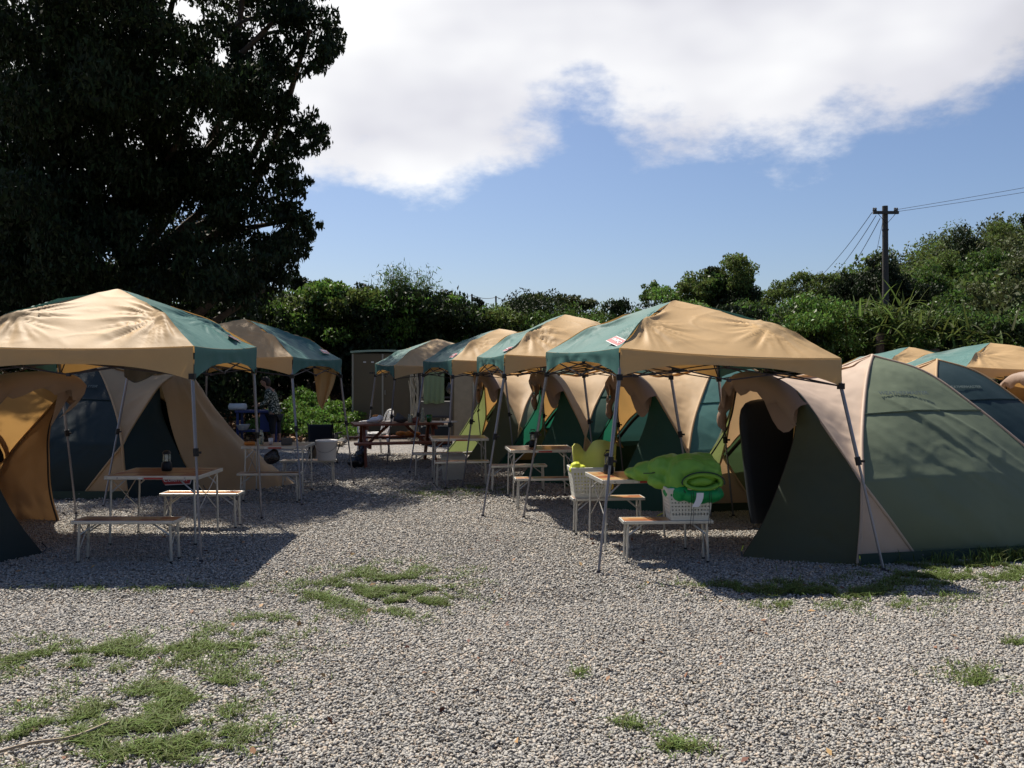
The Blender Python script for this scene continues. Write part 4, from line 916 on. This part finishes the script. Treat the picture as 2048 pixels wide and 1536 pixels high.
tag(npmesh('grass', V, F, 'grass'), 'longer grass tufts against the base of the sage tent', 'grass', kind='stuff')
# leaves fallen on the gravel, weeds and leaf mould
def leafquads(P, size, asp=.5, upb=0.0, droop=0.0, flat=None):
    n = len(P); R = rotmats(n, flat)
    s = size * RNG.uniform(.6, 1.25, n)
    q = np.array([[-1, 0, 0], [0, -asp, .16], [1, 0, -.10], [0, asp, .16]]) * .5
    v = np.einsum('nij,kj->nki', R, q) * s[:, None, None]
    if droop: v[:, :, 2] *= 1 + droop
    return (v + P[:, None, :]).reshape(-1, 3), np.arange(n * 4).reshape(-1, 4)
n = 170; yy_ = np.sqrt(RNG.uniform(3.2 ** 2, 8.5 ** 2, n)); P = np.stack([RNG.uniform(-.62, .62, n) * yy_, yy_, np.full(n, .018)], 1)
V, F = leafquads(P, .048, .5, flat=.45); tag(npmesh('leaf_litter', V, F, 'litter'), 'dry orange and brown leaves scattered on the gravel', 'leaves', kind='stuff')
x0, x1 = -8.5, -2; P = np.stack([RNG.uniform(-8.8, -4.9, 5000), RNG.uniform(19.8, 24.5, 5000), RNG.uniform(.0, .12, 5000)], 1)
P[:, 2] += np.clip(P[:, 1] - 20, 0, 5) * .20
V, F = leafquads(P, .12, .5, flat=.5); tag(npmesh('leaf_litter', V, F, 'litter'), 'brown fallen leaves on the bank behind the person', 'leaves', kind='stuff')
o = npmesh('stick', *[np.array(z) for z in ([], np.zeros((0, 4)))], 'wood_grey') if False else MB().tube(spline([(0, 0, .03), (.12, .10, .035), (.26, .17, .03), (.36, .30, .04)], 10), [.007] * 11, 6).build('fallen_stick', 'wood_grey')
gx, gy = gp(-20, 1523); o.location = (gx, gy, 0); tag(o, 'thin dry stick lying on the gravel, bottom left corner', 'stick')

# bank under the trees on the left, and the wooded hill on the right
def sheet(name, fn, xs, ys, mat, label=None):
    mb = MB(); mb.grid([[Vector((x, y, fn(x, y))) for y in ys] for x in xs]); return tag(mb.build(name, mat, smooth=True), label, kind='structure')
def bank(x, y): return -.15 + max(0, y - 19.2) * .20 * min(1, max(0, (-3.4 - x) / 1.2)) + .08 * noise.noise(Vector((x, y, 0)))
sheet('bank', lambda x, y: min(bank(x, y), 2.2), [-30 + i for i in range(0, 28)], [19 + i * .8 for i in range(0, 18)], 'soil')
def hill(x, y):
    a = max(0, min(1, (x - 8) / 34)); b_ = max(0, min(1, (y - 26) / 34))
    return -.3 + 11.2 * (a ** 1.15) * (b_ ** .8) + .8 * noise.noise(Vector((x * .1, y * .1, 2)))
sheet('hill', hill, [4 + 2.5 * i for i in range(0, 36)], [25 + 3 * i for i in range(0, 28)], 'soil')

# ------------------------------------------------------------------ foliage
def crown_points(clumps, n, shell=.55, droop=0):
    w_ = np.array([c[3] * c[4] + c[4] * c[5] + c[3] * c[5] for c in clumps], float); w_ /= w_.sum()
    idx = RNG.choice(len(clumps), n, p=w_); C = np.array(clumps)[idx]
    d = RNG.normal(0, 1, (n, 3)); d /= np.linalg.norm(d, axis=1)[:, None]
    r_ = RNG.uniform(shell ** 3, 1, n) ** (1 / 3)
    r_ *= 1 + .12 * np.sin(d[:, 0] * 5 + idx) + .12 * np.sin(d[:, 2] * 7 + idx * 2) + RNG.normal(0, .05, n)
    return C[:, :3] + d * r_[:, None] * C[:, 3:6], idx
def subclump(clumps, k, f=.42, rr=.95):
    out = []
    for c in clumps:
        for _ in range(k):
            d = RNG.normal(0, 1, 3); d /= np.linalg.norm(d); q = RNG.uniform(.55, 1) * rr; s = RNG.uniform(.6, 1.25) * f
            out.append((c[0] + d[0] * c[3] * q, c[1] + d[1] * c[4] * q, c[2] + d[2] * c[5] * q, c[3] * s, c[4] * s, c[5] * s * .8))
    return out
def foliage(name, clumps, n, size, mat, parent=None, asp=.45, droop=0, sub=7, f=.42, shell=.35, flat=None):
    P, idx = crown_points(subclump(clumps, sub, f), n, shell); mi = None
    sz = size
    if isinstance(mat, (list, tuple)):
        mat = list(mat); h_ = np.random.default_rng(5).integers(0, len(mat), len(clumps) + 1)[idx // sub]; mi = h_
        sz = size * np.random.default_rng(6).uniform(.7, 1.5, len(clumps) + 1)[idx // sub]
    V, F = leafquads(P, sz, asp, droop=droop, flat=flat); return npmesh(name, V, F, mat, parent, mi=mi)
def limbs(base, tips, r0, name='trunk', mat='bark', parent=None, seed=0, fork=.35):
    q = MB(); base = Vector(base)
    for i, (tp, rr_) in enumerate(tips):
        tp = Vector(tp); f0 = base + Vector((0, 0, (tp.z - base.z) * fork)); 
        mid = f0.lerp(tp, .5) + Vector((math.sin(i * 2.1 + seed), math.cos(i * 1.7), .3)) * (tp - f0).length * .10
        q.tube(spline([base, f0, mid, tp], 14), [r0 * (1 - .0 * k / 14) if k < 3 else r0 * rr_ * (1 - .75 * (k - 3) / 11) + .01 for k in range(15)], 9)
    return q.build(name, mat, parent, smooth=True)
def pxc(lst, y):    # clumps given as (px, py, radius in metres, depth offset)
    out = []
    for px, py, r_, dy in lst:
        p = W(px, py, y + dy); out.append((p.x, p.y, p.z, r_, r_ * 1.15, r_ * .85))
    return out
# the big dark tree
r = empty('broadleaf_tree', (-10.0, 21.5, .3), 0, 'huge dark broadleaf tree filling the upper left', 'tree')
big = [(620, 60, .75, 0), (610, 455, .5, 0), (582, 492, .5, 0), (548, 540, .6, 0), (528, 580, .5, 0), (640, 272, .38, 0), (645, 110, .5, 0), (655, 75, .5, 0), (560, 30, .8, .5), (640, 100, .55, -.3), (480, 20, 1.0, 0), (600, -60, 1.2, 0), (500, -120, 1.5, 0), (430, 90, .9, 1.0), (520, 115, .75, 0), (590, 140, .35, 0),
       (560, 215, .55, -.3), (600, 255, .5, 0), (520, 190, .9, .5), (615, 285, .5, 0), (550, 310, .8, 0), (590, 350, .35, 0), (480, 270, 1.2, 0), (545, 400, .7, 0), (590, 440, .55, 0), (600, 465, .35, -.3), (560, 480, .6, 0),
       (500, 400, 1.1, 0), (510, 520, .7, 0), (540, 545, .35, .2), (430, 350, 1.4, .5), (430, 500, 1.2, 0), (400, 200, 1.5, 0), (330, 110, 1.1, 1), (300, 330, 1.7, 0), (320, 480, 1.5, 0), (380, 575, .8, .5),
       (200, 200, 1.8, 0), (180, 380, 1.8, 0), (200, 520, 1.5, 0), (250, 580, 1.3, .3), (380, 540, 1.0, .3), (60, 590, 1.6, .3), (470, 470, 1.2, .3), (60, 130, 2.0, 0), (50, 320, 2.0, 0), (60, 480, 1.9, 0), (15, 290, 1.3, 0), (60, 230, 1.3, .5), (10, 400, 1.3, 0), (110, 300, 1.3, .5), (100, 60, 1.5, 1), (250, 30, 1.0, 1), (-120, 200, 2.3, 0), (-120, 450, 2.3, 0),
       (480, 570, .5, .4), (300, 590, .8, .5), (150, 600, 1.2, .5), (0, 610, 1.3, .5), (350, -100, 1.8, 0), (150, -150, 2.2, 0), (-50, -80, 2.3, 0), (380, 420, 1.3, 1.5), (250, 250, 1.6, 2), (120, 450, 1.6, 2), (440, 560, .8, 1)]
rb = random.Random(3); big = [(a_, b_, r_ * .93, (rb.uniform(-2.5, 1.5) if a_ < 500 else rb.uniform(-.8, .6))) for a_, b_, r_, d_ in big]
cb = [(c[0] + 10.0, c[1] - 21.5, c[2] - .3, *c[3:]) for c in pxc(big, 18.7)]
cb += [(x + 10, y - 21.5, z - .3, q, q, q * .8) for x, y, z, q in ((-7.6, 16.8, 7.2, 1.3), (-8.6, 16.0, 8.4, 1.4), (-8.9, 17.4, 7.0, 1.5), (-8.6, 12.6, 8.6, 1.0), (-9.6, 13.8, 9.2, 1.6), (-6.4, 15.3, 8.3, 1.2), (-6.9, 15.9, 9.8, 1.5), (-7.4, 15.2, 8.0, 1.2), (-6.6, 16.6, 7.5, 1.2), (-5.6, 15.9, 9.3, 1.0), (-7.9, 16.2, 9, 1.5))]
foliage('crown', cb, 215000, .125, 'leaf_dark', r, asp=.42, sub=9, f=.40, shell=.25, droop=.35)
tips = [((c[0], c[1], c[2]), .35) for c in cb[::4]]
limbs((0, 0, -.5), tips[:9], .42, 'trunk', 'bark', r, 1, .30); 
q = MB()
for a, b_ in (((0, 0, 3.0), (620, 60)), ((0, 0, 4.5), (430, 90)), ((0, 0, 3.4), (590, 440)), ((.2, 0, 5), (250, 30)), ((.2, 0, 5.5), (100, -60)), ((0, 0, 3.0), (500, 400))):
    t_ = W(*b_, 18.7) - Vector((-10.0, 21.5, .3)); a = Vector(a); q.tube(spline([a, a.lerp(t_, .35) + Vector((0, -.3, .5)), a.lerp(t_, .7) + Vector((0, 0, .3)), t_], 14), [.17 * (1 - .8 * k / 14) for k in range(15)], 8)
for b0, b1 in (((440, 75), (520, 30)), ((440, 75), (500, 95)), ((500, 90), (560, 60)), ((340, 25), (360, -40)), ((140, 90), (60, 10)), ((150, 100), (230, 10))):
    a, t_ = W(*b0, 19.5) - Vector((-10.0, 21.5, .3)), W(*b1, 19.3) - Vector((-10.0, 21.5, .3)); q.tube([a, a.lerp(t_, .5) + Vector((0, 0, .08)), t_], [.07, .05, .02], 7)
q.build('limb', 'bark', r, smooth=True)
# hedge and undergrowth along the back of the yard
def hedge_clumps(profile, y0, dep, step=34, low=705, rs=1.0):
    out = []
    xs_ = [p[0] for p in profile]; ys_ = [p[1] for p in profile]
    for px in range(xs_[0], xs_[-1], step):
        top = np.interp(px, xs_, ys_); py = top + 24 * rs
        while py < low:
            r_ = RNG.uniform(.55, .95) * rs; fy = RNG.uniform(-.2, 1) * dep * (1 - (py - top) / (low - top) * .6)
            p = W(px + RNG.uniform(-18, 18), py + RNG.uniform(-8, 8), y0); out.append((p.x, p.y + fy, p.z, r_ * 1.15, r_, r_ * .8)); py += 46 * rs
    return out
prof = [(330, 640), (400, 600), (450, 615), (520, 600), (560, 570), (600, 575), (650, 585), (700, 590), (760, 580), (830, 575), (900, 625), (960, 640), (1010, 625), (1060, 605), (1120, 605), (1170, 625), (1240, 615), (1290, 600), (1340, 610), (1400, 625), (1480, 620), (1560, 615), (1640, 620), (1700, 625), (1780, 625), (1860, 640), (1940, 650), (2000, 635), (2060, 620), (2200, 600)]
hc = hedge_clumps(prof, 24.5, 2.2, 30, 730)
hc1 = [c for c in hc if c[0] < -1.5]; hc2 = [c for c in hc if c[0] >= -1.5]
tag(foliage('hedge', hc1, 80000, .115, ['leaf_mid', 'leaf_dark', 'leaf_mid', 'leaf_hill', 'leaf_bright'], asp=.45, sub=5, f=.5, shell=.3), 'dense mixed hedge behind the cabinets and left tents', 'hedge', kind='stuff')
tag(foliage('hedge', hc2, 110000, .115, ['leaf_mid', 'leaf_dark', 'leaf_mid', 'leaf_hill', 'leaf_mid', 'leaf_bright'], asp=.45, sub=5, f=.5, shell=.3), 'dense mixed hedge running behind the right tents', 'hedge', kind='stuff')
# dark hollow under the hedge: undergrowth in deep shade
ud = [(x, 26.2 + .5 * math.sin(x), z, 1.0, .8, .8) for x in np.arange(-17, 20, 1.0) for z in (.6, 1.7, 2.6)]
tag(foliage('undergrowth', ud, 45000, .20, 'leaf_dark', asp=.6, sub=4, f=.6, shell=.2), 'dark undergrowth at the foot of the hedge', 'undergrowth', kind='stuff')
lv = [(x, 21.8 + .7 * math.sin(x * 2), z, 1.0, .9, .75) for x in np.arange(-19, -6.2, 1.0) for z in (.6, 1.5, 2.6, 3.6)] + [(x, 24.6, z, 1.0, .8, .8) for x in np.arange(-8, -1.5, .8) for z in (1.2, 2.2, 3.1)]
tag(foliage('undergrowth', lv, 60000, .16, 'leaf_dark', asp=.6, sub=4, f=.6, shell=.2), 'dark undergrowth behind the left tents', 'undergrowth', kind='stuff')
# sunlit weeds by the cabinet
wd = [(x, 20.5 + dy * .8, .15 + .24 * dy + .08 * math.sin(x * 5 + dy), .42, .4, .26 + .1 * math.sin(x * 3)) for x in np.arange(-5.9, -4.0, .28) for dy in (0, .5, 1.0, 1.5, 2.0, 2.5)]
tag(foliage('weeds', wd, 26000, .075, 'leaf_bright', asp=.6, sub=3, f=.6, shell=.2), 'bright sunlit weeds left of the brown cabinet', 'weeds', kind='stuff')
wd = [(x, 18.6, .45 + .2 * math.sin(x * 5), .3, .4, .4) for x in np.arange(-7.4, -6.3, .3)]
tag(foliage('weeds', wd, 2500, .08, 'leaf_bright', asp=.6, sub=3, f=.6, shell=.2), 'sunlit weeds just right of the closed tan tent', 'weeds', kind='stuff')
# trees one can tell apart
def tree(px, py_top, y, rad, label, mat='leaf_mid', n=9000, size=.15, seed=0, squash=.9, base=0, clumps=None, asp=.5, name='tree'):
    T = W(px, py_top, y); r = empty(name, (T.x, y, base), 0, label, 'tree'); h = T.z - base
    rs = random.Random(seed); cl = []
    if clumps: 
        for cx, cy, cr_ in clumps:
            p = W(cx, cy, y); cl.append((p.x - T.x, rs.uniform(-.4, .4) * rad, p.z - base, cr_, cr_, cr_ * .85))
    else:
        for k in range(9):
            a = rs.uniform(0, 6.28); q = rs.uniform(.2, .62) * rad
            cl.append((q * math.cos(a), q * math.sin(a), h - rad * squash * rs.uniform(.45, 1.5), rad * .5, rad * .5, rad * .42 * squash))
        cl.append((0, 0, h - rad * .45 * squash, rad * .5, rad * .5, rad * .45 * squash))
    foliage('crown', cl, n, size, mat, r, asp=asp, sub=11, f=.46, shell=.25)
    limbs((0, 0, -.5), [((c[0], c[1], c[2]), .4) for c in cl[:6]], max(.08, rad * .07), 'trunk', 'bark', r, seed, .45)
    return r
tree(1440, 515, 42, 2.2, 'round dense tree standing above the hedge, right of centre', n=34000, size=.15, seed=1, mat=['leaf_dark', 'leaf_mid', 'leaf_hill'],
     clumps=[(1458, 552, 1.1), (1478, 560, 1.0), (1425, 565, 1.0), (1395, 570, .9), (1445, 585, 1.3), (1405, 598, 1.1), (1480, 588, 1.0), (1430, 620, 1.4), (1385, 590, .9), (1470, 615, 1.2), (1400, 630, 1.2)])
tree(1315, 562, 42, 1.1, 'small sparse tree left of the round tree above the hedge', n=3800, size=.15, seed=2, clumps=[(1310, 580, .55), (1335, 595, .7), (1300, 598, .5), (1350, 605, .6)])
tree(597, 548, 27, .8, 'slim dark shrub top between the big tree and the hedge', n=3500, size=.12, seed=3, mat='leaf_dark', clumps=[(597, 560, .28), (590, 590, .5), (600, 620, .6)])
tree(645, 570, 27, 1.0, 'broad leaved bush with bright top left of the bamboo', n=4500, size=.14, seed=4, mat='leaf_bright', clumps=[(645, 582, .4), (660, 595, .5), (630, 600, .5)])
tree(957, 600, 60, .8, 'tiny round distant tree beneath the thin poles', n=1500, size=.16, seed=5, mat='leaf_dark', clumps=[(953, 608, .5), (950, 622, .5)])
tree(1070, 598, 45, 2.0, 'domed dark tree just over the hedge, left of the second canopy', n=9000, size=.16, seed=6, mat='leaf_hill', clumps=[(1060, 612, 1.0), (1090, 618, 1.0), (1020, 622, .8), (1120, 622, .8)])
tree(1165, 600, 34, 1.4, 'wispy pale green bush top above the hedge', n=3500, size=.13, seed=7, mat='leaf_olive', clumps=[(1150, 612, .5), (1180, 625, .6), (1130, 610, .5)])
tree(1762, 515, 36, 1.5, 'dark tree around the foot of the tall utility pole', n=9000, size=.15, seed=8, mat='leaf_dark', clumps=[(1760, 535, .55), (1780, 560, .9), (1740, 570, .7), (1800, 585, .9), (1830, 600, .8)])
tree(1585, 555, 55, 2.2, 'flat topped tree on the skyline left of the pole', n=9000, size=.18, seed=9, mat='leaf_hill', clumps=[(1560, 585, 1.0), (1600, 570, .9), (1640, 575, 1.1), (1680, 570, .9), (1620, 600, 1.2), (1530, 595, .9)])
tree(1700, 545, 48, 1.6, 'dark pointed tree just left of the pole on the skyline', n=6000, size=.17, seed=10, mat='leaf_dark', clumps=[(1700, 560, .6), (1715, 580, .9), (1690, 590, .9), (1730, 560, .6)])
for i, (px, py, y, rad, mt, lb) in enumerate((
    (2010, 430, 62, 3.2, 'leaf_hill', 'tallest tree crown on the hill skyline at the right edge'), (1935, 455, 60, 2.6, 'leaf_dark', 'dark tree crown on the hill skyline, second from the right edge'),
    (1960, 500, 52, 2.4, 'leaf_mid', 'mid green crown below the hill skyline'), (1890, 505, 54, 2.2, 'leaf_hill', 'hillside tree crown where the skyline steps up'),
    (1850, 530, 50, 2.0, 'leaf_mid', 'rounded crown on the slope right of the pole'), (2040, 490, 50, 2.2, 'leaf_olive', 'olive green crown high on the hill at the right edge'),
    (2000, 560, 42, 2.0, 'leaf_olive', 'olive scrub crown on the lower slope at the right'), (1900, 570, 40, 1.9, 'leaf_mid', 'bright crown low on the slope above the navy tent'),
    (2070, 415, 60, 1.2, 'leaf_dark', 'small dark branch tip at the right edge against the sky'), (2045, 610, 33, 1.3, 'leaf_bright', 'fresh green bush at the foot of the hill, right edge'))):
    T = W(px, py, y); tree(px, py, y, rad, lb, mat=mt, n=int(9000 * min(1.6, rad / 2)), size=.19, seed=20 + i, base=max(0, T.z - rad * 2.4))
hw = []
for k in range(1100):
    x = RNG.uniform(6, 62); y = RNG.uniform(27, 85)
    if x / y > .80 or x / y < .22: continue
    z = hill(x, y); q = RNG.uniform(.9, 2.4) * (.7 + y / 120); hw.append((x, y, z + .5 * q, q, q, q * RNG.uniform(.7, 1.1)))
tag(foliage('hillside_woods', hw, 240000, .24, ['leaf_hill', 'leaf_dark', 'leaf_mid', 'leaf_hill', 'leaf_olive', 'leaf_dark'], asp=.55, sub=6, f=.45, shell=.3), 'continuous scrub and woods covering the hill on the right', 'woods', kind='stuff')
# bamboo
def bamboo(px, y, n, hmin, hmax, spread, label):
    T = W(px, 700, y); r = empty('bamboo_clump', (T.x, y, 0), 0, label, 'bamboo'); q = MB(); P = []
    for k in range(n):
        a = random.uniform(0, 6.28); h = random.uniform(hmin, hmax); ln = random.uniform(.1, 1) * spread; b0 = Vector((random.uniform(-.5, .5), random.uniform(-.4, .4), 0))
        tp = b0 + Vector((math.cos(a) * ln, math.sin(a) * ln * .6, h)); sp2 = spline([b0, b0.lerp(tp, .5) + Vector((0, 0, h * .12)), tp], 14); q.tube(sp2, [.018 * (1 - .8 * i / 14) for i in range(15)], 5)
        for i in range(5, 15):
            for _ in range(26): P.append(tuple(sp2[i] + Vector((random.gauss(0, .17), random.gauss(0, .17), random.gauss(-.02, .13)))))
    q.build('culm', 'leaf_olive', r); V, F = leafquads(np.array(P), .17, .16); npmesh('leaves', V, F, 'leaf_mid', r); return r
bamboo(812, 25.5, 80, 3.4, 4.75, .95, 'tall feathery bamboo clump rising above the hedge left of centre')
bamboo(890, 25.0, 14, 2.8, 3.8, .7, 'lower bamboo stems right of the tall clump')
bamboo(700, 26.0, 14, 3.2, 4.1, .8, 'low bamboo stems left of the tall clump')
# screw pines by the pole: long strap leaves
def strap_plant(px, py, y, n, ln, label):
    T = W(px, py, y); r = empty('screw_pine', (T.x, y, 0), 0, label, 'plant'); q = MB()
    for k in range(n):
        c = Vector((random.uniform(-1, 1) * .9, random.uniform(-.4, .4), T.z - random.uniform(0, 1.3))); a = random.uniform(0, 6.28); e = random.uniform(.1, 1.3); L_ = ln * random.uniform(.6, 1.2)
        d = Vector((math.cos(a) * math.cos(e), math.sin(a) * math.cos(e), math.sin(e))); s = d.cross(Vector((0, 0, 1))).normalized() * .035
        rows = []
        for i in range(6):
            t_ = i / 5; p = c + d * L_ * t_ + Vector((0, 0, -.55 * L_ * t_ * t_ * math.cos(e))); w2 = s * (1 - t_ ** 2 * .95); rows.append([p - w2, p - Vector((0, 0, .01)), p + w2])
        q.grid(rows)
    q.build('leaves', 'leaf_hill', r); MB().tube([(0, 0, 0), (0, 0, T.z - .8)], .12, 8).build('trunk', 'bark', r); return r
strap_plant(1760, 610, 24, 90, 1.1, 'spiky screw pine with strap leaves below the tall pole')
strap_plant(1870, 640, 23.5, 60, 1.0, 'spiky screw pine with strap leaves above the small far canopy')
strap_plant(1960, 655, 23.2, 40, .9, 'spiky screw pine at the right above the tan canopy')
o = MB().box((0, 0, 0), (2.0, .8, .06)).build('corrugated_roof', 'shed_trim'); p = W(1600, 682, 26); o.location = p
bpy.data.objects.remove(o)

bw = [(x, -13 + 1.5 * math.sin(x), z, 1.8, 1.5, 1.3) for x in np.arange(-26, 27, 2.2) for z in (1, 2.8, 4.6, 6.4)]  # unseen trees added behind the camera to cut sky light on shaded faces
tag(foliage('woods', bw, 40000, .42, 'leaf_dark', asp=.6, sub=5, f=.5, shell=.2), 'wood bounding the yard on the photographer\'s side', 'woods', kind='stuff')
